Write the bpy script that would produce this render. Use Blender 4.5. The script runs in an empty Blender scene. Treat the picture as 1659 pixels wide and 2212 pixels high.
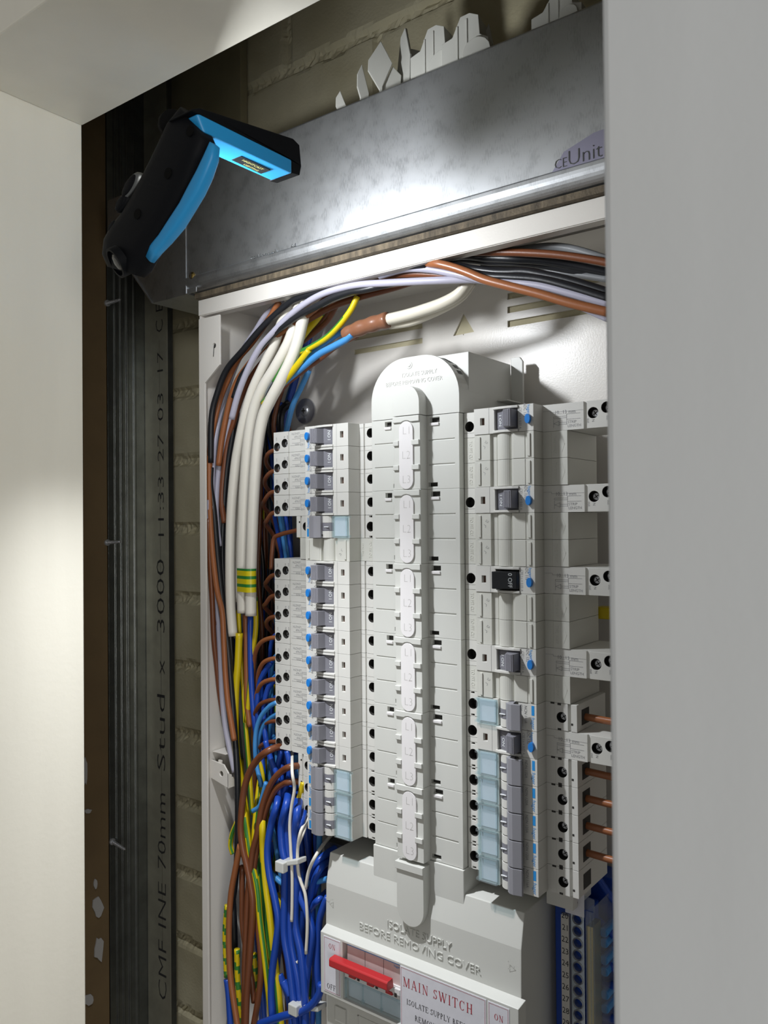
import bpy, bmesh, math, random
from mathutils import Vector, Matrix
from mathutils.geometry import tessellate_polygon
random.seed(7)
sc = bpy.context.scene
COL = sc.collection

# ------------------------------------------------------------------ camera
FPX = 1744.0
CAM = Vector((0.0, -470.0, 1500.0))          # millimetres; everything is written in mm and scaled at build
ya, pi_, ro = math.radians(53.05), math.radians(.652), math.radians(-.495)
fw = Vector((-math.cos(pi_)*math.cos(ya), math.cos(pi_)*math.sin(ya), math.sin(pi_)))
r0 = fw.cross(Vector((0, 0, 1))).normalized(); u0 = r0.cross(fw)
rt = math.cos(ro)*r0 + math.sin(ro)*u0
up = -math.sin(ro)*r0 + math.cos(ro)*u0
cd = bpy.data.cameras.new('camera'); cam = bpy.data.objects.new('camera', cd); COL.objects.link(cam)
cd.sensor_fit = 'VERTICAL'; cd.sensor_height = 7.0; cd.lens = 7.0*FPX/2212.0
cd.clip_start = .01; cd.clip_end = 20
cam.matrix_world = Matrix(((rt.x, up.x, -fw.x, CAM.x/1000), (rt.y, up.y, -fw.y, CAM.y/1000), (rt.z, up.z, -fw.z, CAM.z/1000), (0, 0, 0, 1)))
cd.dof.use_dof = True; cd.dof.focus_distance = .62; cd.dof.aperture_fstop = 4.2
sc.camera = cam
sc.view_settings.view_transform = 'Standard'; sc.view_settings.look = 'None'
sc.view_settings.gamma = 1; sc.view_settings.exposure = 0.0; sc.view_settings.use_curve_mapping = False

# ------------------------------------------------------------------ light
w = bpy.data.worlds.new('room'); sc.world = w; w.use_nodes = True
bgn = w.node_tree.nodes['Background']; bgn.inputs[0].default_value = (1.0, .985, .95, 1); bgn.inputs[1].default_value = .24
LAMP_W = 1.08
SPOT_W = 10.5
LAMP_POS = (-.401, -.1665, 1.690)
la = bpy.data.lights.new('torch_led', 'AREA'); la.shape = 'RECTANGLE'; la.size = .014; la.size_y = .055
la.energy = LAMP_W; la.color = (.93, .96, 1.0); la.spread = math.radians(175)
lo = bpy.data.objects.new('torch_led', la)
ls = bpy.data.lights.new('lower_board_fill', 'SPOT'); ls.energy = SPOT_W; ls.color = (.95, .97, 1.0); ls.shadow_soft_size = .006  # added spot at the torch LED, pointing down to brighten the lower board
ls.spot_size = math.radians(88); ls.spot_blend = 1.0
lso = bpy.data.objects.new('lower_board_fill', ls)
SPOT_AIM = (-.335, -.150, 1.0)

rl = bpy.data.lights.new('stile_jamb_fill', 'AREA'); rl.shape = 'RECTANGLE'; rl.size = 1.1; rl.size_y = 1.3; rl.energy = 20.0; rl.color = (1.0, .975, .93)  # added fill lamp outside the cupboard, brightens the stile and left jamb
rlo = bpy.data.objects.new('stile_jamb_fill', rl); COL.objects.link(rlo); rlo.location = (1.55, -1.25, 1.35)
rlo.rotation_euler = (Vector((-.3, -.2, 1.6))-rlo.location).to_track_quat('-Z', 'Z').to_euler()

def P(x, y, Y):
    d = fw + (x-829.5)/FPX*rt - (y-1106)/FPX*up
    t = (Y-CAM.y)/d.y
    return CAM + d*t
def PX(x, y, X):
    d = fw + (x-829.5)/FPX*rt - (y-1106)/FPX*up
    return CAM + d*((X-CAM.x)/d.x)

# ------------------------------------------------------------------ materials
def nt(name):
    m = bpy.data.materials.new(name); m.use_nodes = True
    return m, m.node_tree.nodes, m.node_tree.links, m.node_tree.nodes['Principled BSDF']
def mat(name, col, rough=.45, metal=0, spec=.5, bump=0, bscale=1500, var=0, vscale=20, coat=0, scr=None):
    m, N, L, b = nt(name)
    b.inputs['Base Color'].default_value = (*col, 1); b.inputs['Roughness'].default_value = rough
    b.inputs['Metallic'].default_value = metal; b.inputs['Specular IOR Level'].default_value = spec
    b.inputs['Coat Weight'].default_value = coat
    tc = N.new('ShaderNodeTexCoord')
    if bump:
        n = N.new('ShaderNodeTexNoise'); n.inputs['Scale'].default_value = bscale; n.inputs['Detail'].default_value = 3
        L.new(tc.outputs['Object'], n.inputs['Vector'])
        bp = N.new('ShaderNodeBump'); bp.inputs['Strength'].default_value = bump; bp.inputs['Distance'].default_value = .0004
        L.new(n.outputs['Fac'], bp.inputs['Height']); L.new(bp.outputs['Normal'], b.inputs['Normal'])
    if var:
        n2 = N.new('ShaderNodeTexNoise'); n2.inputs['Scale'].default_value = vscale; n2.inputs['Detail'].default_value = 6
        src = tc.outputs['Object']
        if scr:
            mp = N.new('ShaderNodeMapping'); mp.inputs['Scale'].default_value = scr
            L.new(src, mp.inputs['Vector']); src = mp.outputs['Vector']
        L.new(src, n2.inputs['Vector'])
        mx = N.new('ShaderNodeMix'); mx.data_type = 'RGBA'
        mx.inputs['A'].default_value = (*[c*(1-var) for c in col], 1); mx.inputs['B'].default_value = (*[min(1, c*(1+var)) for c in col], 1)
        cr = N.new('ShaderNodeValToRGB'); cr.color_ramp.elements[0].position = .3; cr.color_ramp.elements[1].position = .7
        L.new(n2.outputs['Fac'], cr.inputs['Fac']); L.new(cr.outputs['Color'], mx.inputs['Factor']); L.new(mx.outputs['Result'], b.inputs['Base Color'])
    return m
M = {}
M['encl'] = mat('cream_powder_coat', (.73, .70, .65), .30, bump=.14, bscale=700)
M['cover'] = mat('grey_white_plastic', (.62, .625, .59), .42, bump=.08, bscale=3000)
M['dev'] = mat('breaker_plastic', (.66, .655, .62), .42, bump=.06, bscale=3000)
M['blank'] = mat('blank_plastic', (.62, .62, .57), .45, bump=.06, bscale=3000)
M['label'] = mat('white_label_face', (.72, .72, .72), .4)
M['strip'] = mat('marker_strip_plastic', (.78, .76, .76), .3)
M['grey'] = mat('grey_toggle', (.20, .20, .23), .4, bump=.05, bscale=3000)
M['greyl'] = mat('light_grey_toggle', (.27, .27, .30), .4)
M['greyr'] = mat('ribbed_toggle', (.32, .32, .36), .4)
M['black'] = mat('black_plastic', (.012, .014, .018), .35)
M['hole'] = mat('dark_recess', (.03, .028, .025), .7)
M['slot'] = mat('brown_indicator', (.09, .045, .03), .5)
M['ink'] = mat('grey_print', (.26, .26, .27), .6)
M['inkd'] = mat('black_print', (.02, .02, .022), .6)
M['inkw'] = mat('white_print', (.75, .78, .8), .5)
M['blue'] = mat('blue_button', (.015, .20, .62), .3)
M['inkb'] = mat('blue_print', (.02, .28, .70), .5)
M['red'] = mat('red_bar', (.50, .025, .03), .38)
M['inkr'] = mat('red_print', (.45, .05, .07), .6)
M['paper'] = mat('label_paper', (.74, .74, .80), .5, var=.04, vscale=120)
M['pink'] = mat('switch_face', (.62, .50, .49), .4, var=.1, vscale=60)
M['ink0'] = mat('recess_and_knob_black', (.003, .003, .003), .8, spec=.1)  # recess shade on the torch handle as flat black; also the pivot knob
M['screw'] = mat('zinc_screw', (.55, .56, .58), .36, metal=.75)
M['brass'] = mat('brass', (.55, .40, .14), .28, metal=1)
M['copper'] = mat('copper', (.6, .3, .15), .4, metal=1)
M['paint'] = mat('white_gloss_paint', (.74, .715, .625), .45, bump=.25, bscale=260, var=.03, vscale=30, scr=(1, 1, .12))
M['paintg'] = mat('white_satin_paint', (.70, .72, .73), .5, bump=.15, bscale=260, var=.03, vscale=40, scr=(1, 1, .12))
M['board'] = mat('brown_board', (.12, .078, .034), .75, bump=.3, bscale=500, var=.12, vscale=25)
M['plaster'] = mat('plaster_smear', (.30, .29, .28), .8, bump=.3, bscale=300)
M['fibre'] = mat('fibre_strip', (.10, .078, .05), .8, bump=1.0, bscale=700, var=.5, vscale=260, scr=(1, 1, .3))
M['torch'] = mat('black_rubber', (.004, .0045, .006), .6, spec=.12, bump=.2, bscale=2500)
M['torchb'] = mat('cyan_rubber', (.02, .30, .66), .42, bump=.15, bscale=2500)
M['lens'] = mat('lens_glass', (.01, .011, .014), .12, spec=.6)
M['led'] = mat('led_strip', (.8, .8, .6), .4)
M['tape'] = mat('brown_tape', (.23, .10, .055), .3, bump=.5, bscale=200)
M['tie'] = mat('nylon_tie', (.62, .63, .60), .35)
M['studm'] = mat('stud_zinc_shaded', (.15, .16, .155), .28, metal=.85, var=.15, vscale=60, bump=.3, bscale=900)  # darker copy of the stud metal: shade on the web put into the colour
M['studf'] = mat('stud_zinc_lit', (.36, .35, .28), .40, metal=.6, var=.12, vscale=60)  # paler copy of the same metal: light on the flange put into the colour
M['cupm'] = mat('plated_bar', (.50, .56, .62), .3, metal=.8)
M['film'] = mat('violet_stamp', (.42, .41, .55), .35, metal=.7)
M['steel_d'] = mat('dull_steel', (.20, .21, .21), .35, metal=1, var=.2, vscale=40)
cab = dict(brown=(.17, .055, .022), orange=(.30, .105, .038), black=(.012, .013, .016), grey=(.24, .25, .26), lilac=(.42, .41, .50),
           white=(.74, .71, .63), blue=(.012, .065, .40), lblue=(.06, .27, .62), yellow=(.66, .50, .005), green=(.04, .20, .03), cream=(.66, .62, .52))
for k, c in cab.items(): M['c_'+k] = mat('cable_'+k, c, .36, bump=.12, bscale=400)

def galv():
    m, N, L, b = nt('galvanised_steel')
    b.inputs['Metallic'].default_value = 1
    tc = N.new('ShaderNodeTexCoord')
    mp = N.new('ShaderNodeMapping'); mp.inputs['Scale'].default_value = (1, 1, .16); L.new(tc.outputs['Object'], mp.inputs['Vector'])
    n = N.new('ShaderNodeTexNoise'); n.inputs['Scale'].default_value = 1500; n.inputs['Detail'].default_value = 5; L.new(mp.outputs['Vector'], n.inputs['Vector'])
    n2 = N.new('ShaderNodeTexNoise'); n2.inputs['Scale'].default_value = 90; n2.inputs['Detail'].default_value = 5; L.new(tc.outputs['Object'], n2.inputs['Vector'])
    ad = N.new('ShaderNodeMath'); ad.operation = 'ADD'; L.new(n.outputs['Fac'], ad.inputs[0]); L.new(n2.outputs['Fac'], ad.inputs[1])
    cr = N.new('ShaderNodeValToRGB'); cr.color_ramp.elements[0].position = .75; cr.color_ramp.elements[1].position = 1.3
    cr.color_ramp.elements[0].color = (.54, .56, .58, 1); cr.color_ramp.elements[1].color = (.65, .67, .69, 1)
    dv = N.new('ShaderNodeMath'); dv.operation = 'MULTIPLY'; dv.inputs[1].default_value = 1.0
    L.new(ad.outputs[0], dv.inputs[0]); L.new(dv.outputs[0], cr.inputs['Fac']); L.new(cr.outputs['Color'], b.inputs['Base Color'])
    rr = N.new('ShaderNodeMapRange'); rr.inputs['From Min'].default_value = .7; rr.inputs['From Max'].default_value = 1.3
    rr.inputs['To Min'].default_value = .43; rr.inputs['To Max'].default_value = .48
    L.new(ad.outputs[0], rr.inputs['Value']); L.new(rr.outputs['Result'], b.inputs['Roughness'])
    bp = N.new('ShaderNodeBump'); bp.inputs['Strength'].default_value = .12; bp.inputs['Distance'].default_value = .0002
    L.new(n.outputs['Fac'], bp.inputs['Height']); L.new(bp.outputs['Normal'], b.inputs['Normal'])
    return m
M['galv'] = galv()
def brickm():
    m, N, L, b = nt('painted_brick'); b.inputs['Roughness'].default_value = .7
    tc = N.new('ShaderNodeTexCoord')
    n = N.new('ShaderNodeTexNoise'); n.inputs['Scale'].default_value = 14; n.inputs['Detail'].default_value = 7; L.new(tc.outputs['Object'], n.inputs['Vector'])
    cr = N.new('ShaderNodeValToRGB'); e = cr.color_ramp.elements
    e[0].position = .33; e[0].color = (.50, .45, .29, 1); e[1].position = .62; e[1].color = (.60, .55, .38, 1)
    L.new(n.outputs['Fac'], cr.inputs['Fac']); L.new(cr.outputs['Color'], b.inputs['Base Color'])
    n2 = N.new('ShaderNodeTexNoise'); n2.inputs['Scale'].default_value = 350; n2.inputs['Detail'].default_value = 5; L.new(tc.outputs['Object'], n2.inputs['Vector'])
    bp = N.new('ShaderNodeBump'); bp.inputs['Strength'].default_value = .45; bp.inputs['Distance'].default_value = .0008
    L.new(n2.outputs['Fac'], bp.inputs['Height']); L.new(bp.outputs['Normal'], b.inputs['Normal'])
    return m
M['brick'] = brickm()
def clearm(name, tint, k):
    m, N, L, b = nt(name)
    b.inputs['Base Color'].default_value = (*[c*.75 for c in tint], 1); b.inputs['Roughness'].default_value = .15; b.inputs['Coat Weight'].default_value = .4
    t = N.new('ShaderNodeBsdfTransparent'); t.inputs[0].default_value = (*tint, 1)
    mx = N.new('ShaderNodeMixShader'); mx.inputs[0].default_value = k
    L.new(t.outputs[0], mx.inputs[1]); L.new(b.outputs[0], mx.inputs[2]); L.new(mx.outputs[0], N['Material Output'].inputs['Surface'])
    return m
M['clearb'] = clearm('clear_blue_flap', (.92, .975, .99), .12)
M['clear'] = clearm('clear_polycarbonate', (.88, .92, .96), .16)
def bandm():
    m, N, L, b = nt('earth_tape_bands')
    tc = N.new('ShaderNodeTexCoord'); sp = N.new('ShaderNodeSeparateXYZ'); L.new(tc.outputs['Object'], sp.inputs[0])
    mu = N.new('ShaderNodeMath'); mu.operation = 'MULTIPLY'; mu.inputs[1].default_value = 1/.0069; L.new(sp.outputs['Z'], mu.inputs[0])
    fr = N.new('ShaderNodeMath'); fr.operation = 'FRACT'; L.new(mu.outputs[0], fr.inputs[0])
    gt = N.new('ShaderNodeMath'); gt.operation = 'GREATER_THAN'; gt.inputs[1].default_value = .62; L.new(fr.outputs[0], gt.inputs[0])
    mx = N.new('ShaderNodeMix'); mx.data_type = 'RGBA'; mx.inputs['A'].default_value = (.70, .58, .01, 1); mx.inputs['B'].default_value = (.03, .22, .04, 1)
    L.new(gt.outputs[0], mx.inputs['Factor']); L.new(mx.outputs['Result'], b.inputs['Base Color']); b.inputs['Roughness'].default_value = .35
    return m
M['bands'] = bandm()

# ------------------------------------------------------------------ mesh building
FONT_CACHE = {}
def glyphs(s, ext=0.0, off=0.0, res=2):
    key = (s, ext, off)
    if key in FONT_CACHE: return FONT_CACHE[key]
    cu = bpy.data.curves.new('t', 'FONT'); cu.body = s; cu.size = 1; cu.resolution_u = res; cu.extrude = ext; cu.offset = off
    cu.fill_mode = 'BOTH' if ext else 'FRONT'
    ob = bpy.data.objects.new('t', cu); COL.objects.link(ob)
    me = ob.to_mesh()
    vs = [tuple(v.co) for v in me.vertices]; fs = [tuple(p.vertices) for p in me.polygons]
    ob.to_mesh_clear(); bpy.data.objects.remove(ob); bpy.data.curves.remove(cu)
    wd = max([v[0] for v in vs], default=0)
    FONT_CACHE[key] = (vs, fs, wd)
    return FONT_CACHE[key]

SERIF = {  # strokes: (x0,y0,x1,y1,width) in a unit-high cell; arcs as ('a',cx,cy,rx,ry,a0,a1,w_side,w_top)
 'I': (.42, [(.21, 0, .21, 1, .12)], [(.21, 0), (.21, 1)]),
 'L': (.68, [(.18, 0, .18, 1, .12), (.18, .03, .62, .03, .06), (.60, 0, .62, .24, .05)], [(.18, 0), (.18, 1)]),
 'F': (.64, [(.18, 0, .18, 1, .12), (.18, .97, .60, .97, .06), (.18, .52, .46, .52, .05), (.59, 1, .60, .78, .05), (.46, .62, .46, .42, .04)], [(.18, 0), (.18, 1)]),
 'E': (.68, [(.18, 0, .18, 1, .12), (.18, .97, .60, .97, .06), (.18, .52, .46, .52, .05), (.18, .03, .62, .03, .06), (.59, 1, .60, .78, .05), (.60, 0, .64, .24, .05), (.46, .62, .46, .42, .04)], [(.18, 0), (.18, 1)]),
 'T': (.70, [(.35, 0, .35, 1, .12), (.04, .97, .66, .97, .06), (.05, 1, .03, .76, .05), (.65, 1, .67, .76, .05)], [(.35, 0)]),
 'H': (.80, [(.18, 0, .18, 1, .12), (.62, 0, .62, 1, .12), (.18, .5, .62, .5, .05)], [(.18, 0), (.18, 1), (.62, 0), (.62, 1)]),
 'N': (.80, [(.17, 0, .17, 1, .05), (.16, 1, .63, 0, .13), (.64, 0, .64, 1, .05)], [(.17, 0), (.12, 1), (.64, 1)]),
 'M': (.98, [(.17, 0, .19, 1, .05), (.19, 1, .48, .05, .13), (.48, 0, .78, 1, .05), (.80, 0, .80, 1, .12)], [(.17, 0), (.15, 1), (.80, 0), (.80, 1)]),
 'A': (.78, [(.12, 0, .38, 1, .05), (.38, 1, .66, 0, .13), (.2, .33, .56, .33, .05)], [(.12, 0), (.66, 0)]),
 'V': (.76, [(.12, 1, .40, 0, .13), (.40, 0, .65, 1, .05)], [(.12, 1), (.65, 1)]),
 'W': (1.04, [(.10, 1, .32, 0, .13), (.32, 0, .53, .95, .05), (.49, 1, .72, 0, .13), (.72, 0, .94, 1, .05)], [(.10, 1), (.50, 1), (.94, 1)]),
 'Y': (.74, [(.10, 1, .37, .45, .12), (.37, .45, .63, 1, .05), (.37, 0, .37, .46, .12)], [(.10, 1), (.63, 1), (.37, 0)]),
 'P': (.64, [(.18, 0, .18, 1, .12), ('a', .26, .74, .27, .24, -90, 90, .12, .05), (.18, .98, .28, .98, .05), (.18, .5, .28, .5, .05)], [(.18, 0)]),
 'R': (.74, [(.18, 0, .18, 1, .12), ('a', .26, .75, .26, .23, -90, 90, .12, .05), (.18, .98, .28, .98, .05), (.18, .52, .28, .52, .05), (.34, .52, .62, .02, .13)], [(.18, 0), (.66, 0)]),
 'B': (.68, [(.18, 0, .18, 1, .12), ('a', .26, .76, .24, .22, -90, 90, .11, .05), ('a', .26, .27, .30, .25, -90, 90, .12, .05), (.18, .98, .28, .98, .05), (.18, .02, .28, .02, .05)], []),
 'U': (.78, [(.18, .3, .18, 1, .12), (.64, .3, .64, 1, .05), ('a', .41, .30, .23, .28, 180, 360, .08, .06)], [(.18, 1), (.64, 1)]),
 'O': (.80, [('a', .40, .5, .32, .48, 0, 360, .12, .045)], []),
 'G': (.82, [('a', .40, .5, .32, .48, 40, 320, .12, .045), (.65, .02, .65, .45, .10), (.64, 1, .66, .72, .04)], [(.65, .45)]),
 'C': (.76, [('a', .40, .5, .32, .48, 45, 315, .12, .045), (.64, 1, .65, .70, .04)], []),
 'S': (.58, [('a', .28, .74, .19, .22, 20, 270, .10, .06), ('a', .28, .27, .21, .24, -160, 90, .10, .06), (.47, 1, .47, .76, .04), (.07, 0, .07, .26, .04)], []),
}
class MB:
    def __init__(s): s.v = []; s.f = []; s.m = []
    def add(s, vs, fs, mi=0):
        o = len(s.v); s.v += [tuple(v) for v in vs]
        for f in fs: s.f.append(tuple(i+o for i in f)); s.m.append(mi)
        return s
    def box(s, x0, x1, y0, y1, z0, z1, mi=0):
        return s.add([(x0,y0,z0),(x1,y0,z0),(x1,y1,z0),(x0,y1,z0),(x0,y0,z1),(x1,y0,z1),(x1,y1,z1),(x0,y1,z1)],
                     [(0,3,2,1),(4,5,6,7),(0,1,5,4),(1,2,6,5),(2,3,7,6),(3,0,4,7)], mi)
    def prism(s, poly, ax, c0, c1, mi=0, skip=(), caps=True):
        n = len(poly)
        g = {'Z': lambda a, b, c: (a, b, c), 'X': lambda a, b, c: (c, a, b), 'Y': lambda a, b, c: (a, c, b)}[ax]
        vs = [g(a, b, c0) for a, b in poly]+[g(a, b, c1) for a, b in poly]
        fs = [(i, (i+1) % n, (i+1) % n+n, i+n) for i in range(n) if i not in skip]
        s.add(vs, fs, mi)
        if caps:
            tr = tessellate_polygon([[Vector((a, b, 0)) for a, b in poly]])
            s.add(vs, [tuple(t) for t in tr]+[tuple(i+n for i in reversed(t)) for t in tr], mi)
        return s
    def plate(s, outer, holes, y, mi=0, ax='Y', wmi=None, fmi=None, depth=0):
        """flat face with holes in the plane ax = y; every hole may get walls and a floor. holes: pts or (pts, depth, wall_mi, floor_mi)"""
        g = {'Y': lambda a, b, c: (a, c, b), 'Z': lambda a, b, c: (a, b, c), 'X': lambda a, b, c: (c, a, b)}[ax]
        hs = [h if isinstance(h, tuple) else (h, 0, mi, mi) for h in holes]
        loops = [outer]+[h[0] for h in hs]
        tr = tessellate_polygon([[Vector((a, b, 0)) for a, b in l] for l in loops])
        s.add([g(a, b, y) for l in loops for a, b in l], [tuple(t) for t in tr], mi)
        for pts, d, wm, fm in hs:
            if d:
                n = len(pts)
                s.add([g(a, b, y) for a, b in pts]+[g(a, b, y+d) for a, b in pts], [(i, (i+1) % n, (i+1) % n+n, i+n) for i in range(n)], wm)
                if fm is not None: s.add([g(a, b, y+d) for a, b in pts], [tuple(range(n))], fm)
        return s
    def quad(s, x0, x1, y, z0, z1, mi=0): return s.add([(x0, y, z0), (x1, y, z0), (x1, y, z1), (x0, y, z1)], [(0, 1, 2, 3)], mi)
    def cyl(s, c, r, ax, l, n=20, mi=0, r2=None, cap=True):
        c = Vector(c); a = {'X': Vector((1,0,0)), 'Y': Vector((0,1,0)), 'Z': Vector((0,0,1))}[ax] if isinstance(ax, str) else Vector(ax).normalized()
        u = a.orthogonal().normalized(); v = a.cross(u); r2 = r if r2 is None else r2
        vs = [c+(u*math.cos(t)+v*math.sin(t))*r for t in [2*math.pi*i/n for i in range(n)]]+[c+a*l+(u*math.cos(t)+v*math.sin(t))*r2 for t in [2*math.pi*i/n for i in range(n)]]
        s.add(vs, [(i, (i+1) % n, (i+1) % n+n, i+n) for i in range(n)], mi)
        if cap: s.add(vs, [tuple(range(n-1, -1, -1)), tuple(range(n, 2*n))], mi)
        return s
    def dome(s, c, r, ax, h, n=16, mi=0, k=4):
        c = Vector(c); a = Vector(ax).normalized(); u = a.orthogonal().normalized(); v = a.cross(u)
        for j in range(k):
            t0, t1 = j/k*math.pi/2, (j+1)/k*math.pi/2
            ra, rb, ha, hb = r*math.cos(t0), r*math.cos(t1), h*math.sin(t0), h*math.sin(t1)
            vs = [c+a*ha+(u*math.cos(q)+v*math.sin(q))*ra for q in [2*math.pi*i/n for i in range(n)]]+[c+a*hb+(u*math.cos(q)+v*math.sin(q))*rb for q in [2*math.pi*i/n for i in range(n)]]
            s.add(vs, [(i, (i+1) % n, (i+1) % n+n, i+n) for i in range(n)], mi)
        return s
    def text(s, t, size, org, adv, upv, mi=0, align='c', lift=None, ext=0, off=0, sx=1.0):
        vs, fs, wd = glyphs(t, ext/size if ext else 0, off)
        org, adv, upv = Vector(org), Vector(adv).normalized(), Vector(upv).normalized()
        nrm = adv.cross(upv)
        o = {'c': -wd/2, 'l': 0, 'r': -wd}[align]
        s.add([org+adv*((v[0]+o)*size*sx)+upv*(v[1]*size)+nrm*(v[2]*size) for v in vs], fs, mi)
        return s
    def serif(s, t, size, org, adv, upv, mi=0, sp=.06, align='l'):
        org, adv, upv = Vector(org), Vector(adv).normalized(), Vector(upv).normalized()
        wd = sum((SERIF[c][0] if c != ' ' else .38)+sp for c in t)
        x = {'l': 0, 'c': -wd/2, 'r': -wd}[align]
        def quad(x0, y0, x1, y1, w):
            d = Vector((x1-x0, y1-y0)); n = Vector((-d.y, d.x)).normalized()*w/2 if abs(d.x) < 1e-6 or abs(d.y) < 1e-6 else Vector((w/2, 0))
            ps = [(x0+n.x, y0+n.y), (x0-n.x, y0-n.y), (x1-n.x, y1-n.y), (x1+n.x, y1+n.y)]
            s.add([org+adv*((x+a)*size)+upv*(b*size) for a, b in ps], [(0, 1, 2, 3)], mi)
        for c in t:
            if c == ' ': x += .38+sp; continue
            W, st, sf = SERIF[c]
            for q in st:
                if q[0] == 'a':
                    _, cx, cy, rx, ry, a0, a1, ws, wt = q; n = 14
                    ps = []
                    for i in range(n+1):
                        a = math.radians(a0+(a1-a0)*i/n); ca, sa = math.cos(a), math.sin(a)
                        ps += [(cx+rx*ca, cy+ry*sa), (cx+(rx-ws)*ca if abs(ca) > .01 else cx, cy+(ry-wt)*sa)]
                    s.add([org+adv*((x+a)*size)+upv*(b*size) for a, b in ps], [(2*i, 2*i+1, 2*i+3, 2*i+2) for i in range(n)], mi)
                else: quad(*q)
            for (a, b) in sf: quad(a-.12, b+(.015 if b < .5 else -.015), a+.12, b+(.015 if b < .5 else -.015), .035)
            x += W+sp
        return s
    def line(s, pts, wd, nrm=(0, 1, 0), mi=0, close=False):
        nrm = Vector(nrm); P_ = [Vector(p) for p in pts]
        if close: P_.append(P_[0])
        for a, b in zip(P_, P_[1:]):
            d = (b-a).normalized(); n = d.cross(nrm).normalized()*wd/2; e = d*wd/2
            s.add([a-e+n, a-e-n, b+e-n, b+e+n], [(0, 1, 2, 3)], mi)
        return s
    def tube(s, pts, r, n=10, mi=0, sect=None, rings=None, flat=None):
        ps = smooth([Vector(p) for p in pts], 7)
        t0 = (ps[1]-ps[0]).normalized(); u = Vector((0, 0, 1)).cross(t0)
        if u.length < .1: u = Vector((1, 0, 0)).cross(t0)
        u.normalize(); R = []
        for i, p in enumerate(ps):
            t = (ps[min(i+1, len(ps)-1)]-ps[max(i-1, 0)]).normalized()
            u = (u-t*u.dot(t)).normalized(); v = t.cross(u)
            rr = r if not rings else r*rings(i/(len(ps)-1))
            R.append([p+(u*math.cos(2*math.pi*k/n)+v*math.sin(2*math.pi*k/n))*rr for k in range(n)])
        o = len(s.v)
        for ring in R: s.v += [tuple(q) for q in ring]
        for i in range(len(R)-1):
            for k in range(n):
                s.f.append((o+i*n+k, o+i*n+(k+1) % n, o+(i+1)*n+(k+1) % n, o+(i+1)*n+k))
                s.m.append(mi if not sect else sect(k/n, i))
        s.f.append(tuple(o+k for k in range(n-1, -1, -1))); s.m.append(mi)
        s.f.append(tuple(o+(len(R)-1)*n+k for k in range(n))); s.m.append(mi)
        return s
    def build(s, name, mats, parent=None, bevel=0, smooth_=False, origin=None, seg=2, loc=False):
        if not isinstance(mats, (list, tuple)): mats = [mats]
        vs = s.v; org = Vector((0, 0, 0))
        if loc:
            xs = [v[0] for v in vs]; ys = [v[1] for v in vs]; zs = [v[2] for v in vs]
            org = Vector(((min(xs)+max(xs))/2, (min(ys)+max(ys))/2, min(zs)))
        me = bpy.data.meshes.new(name)
        me.from_pydata([((v[0]-org.x)/1000, (v[1]-org.y)/1000, (v[2]-org.z)/1000) for v in vs], [], s.f)
        for m in mats: me.materials.append(M[m] if isinstance(m, str) else m)
        me.polygons.foreach_set('material_index', s.m)
        bm = bmesh.new(); bm.from_mesh(me)
        if bevel: bmesh.ops.remove_doubles(bm, verts=bm.verts, dist=1e-6)
        bmesh.ops.recalc_face_normals(bm, faces=bm.faces); bm.to_mesh(me); bm.free()
        if smooth_: me.shade_smooth()
        ob = bpy.data.objects.new(name, me); COL.objects.link(ob)
        if loc: ob.location = org/1000
        if parent: ob.parent = parent
        if bevel:
            b = ob.modifiers.new('bevel', 'BEVEL'); b.width = bevel/1000; b.segments = seg; b.limit_method = 'ANGLE'; b.angle_limit = math.radians(35)
            b.harden_normals = False
        return ob
def smooth(p, k):
    if len(p) < 3: return [p[0].lerp(p[-1], i/6) for i in range(7)]
    out = []
    q = [p[0]*2-p[1]]+p+[p[-1]*2-p[-2]]
    for i in range(1, len(q)-2):
        a, b, c, d = q[i-1], q[i], q[i+1], q[i+2]
        for j in range(k):
            t = j/k
            out.append(.5*((2*b)+(c-a)*t+(2*a-5*b+4*c-d)*t*t+(3*b-a-3*c+d)*t**3))
    return out+[p[-1]]
def circ(cx, cy, r, n=18, rx=None): return [(cx+(rx or r)*math.cos(2*math.pi*i/n), cy+r*math.sin(2*math.pi*i/n)) for i in range(n)]
def rect(x0, x1, y0, y1): return [(x0, y0), (x1, y0), (x1, y1), (x0, y1)]
def empty(name, loc, rotz=0):
    o = bpy.data.objects.new(name, None); COL.objects.link(o); o.location = [c/1000 for c in loc]; o.empty_display_size = .01
    return o
def tag(o, label=None, cat=None, group=None, kind=None):
    if label: o['label'] = label
    if cat: o['category'] = cat
    if group: o['group'] = group
    if kind: o['kind'] = kind
    return o
def kids(o): return [c for c in bpy.data.objects if c.parent == o]
def copy_tree(o, parent=None):
    c = o.copy(); COL.objects.link(c); c.parent = parent
    for ch in kids(o): copy_tree(ch, c)
    return c
def struct(o): o['kind'] = 'structure'; return o
ORD = ['first', 'second', 'third', 'fourth', 'fifth', 'sixth', 'seventh', 'eighth', 'ninth', 'tenth', 'eleventh', 'twelfth', 'thirteenth', 'fourteenth', 'fifteenth', 'sixteenth', 'seventeenth', 'eighteenth', 'nineteenth', 'twentieth', 'twenty-first', 'twenty-second']

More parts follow.
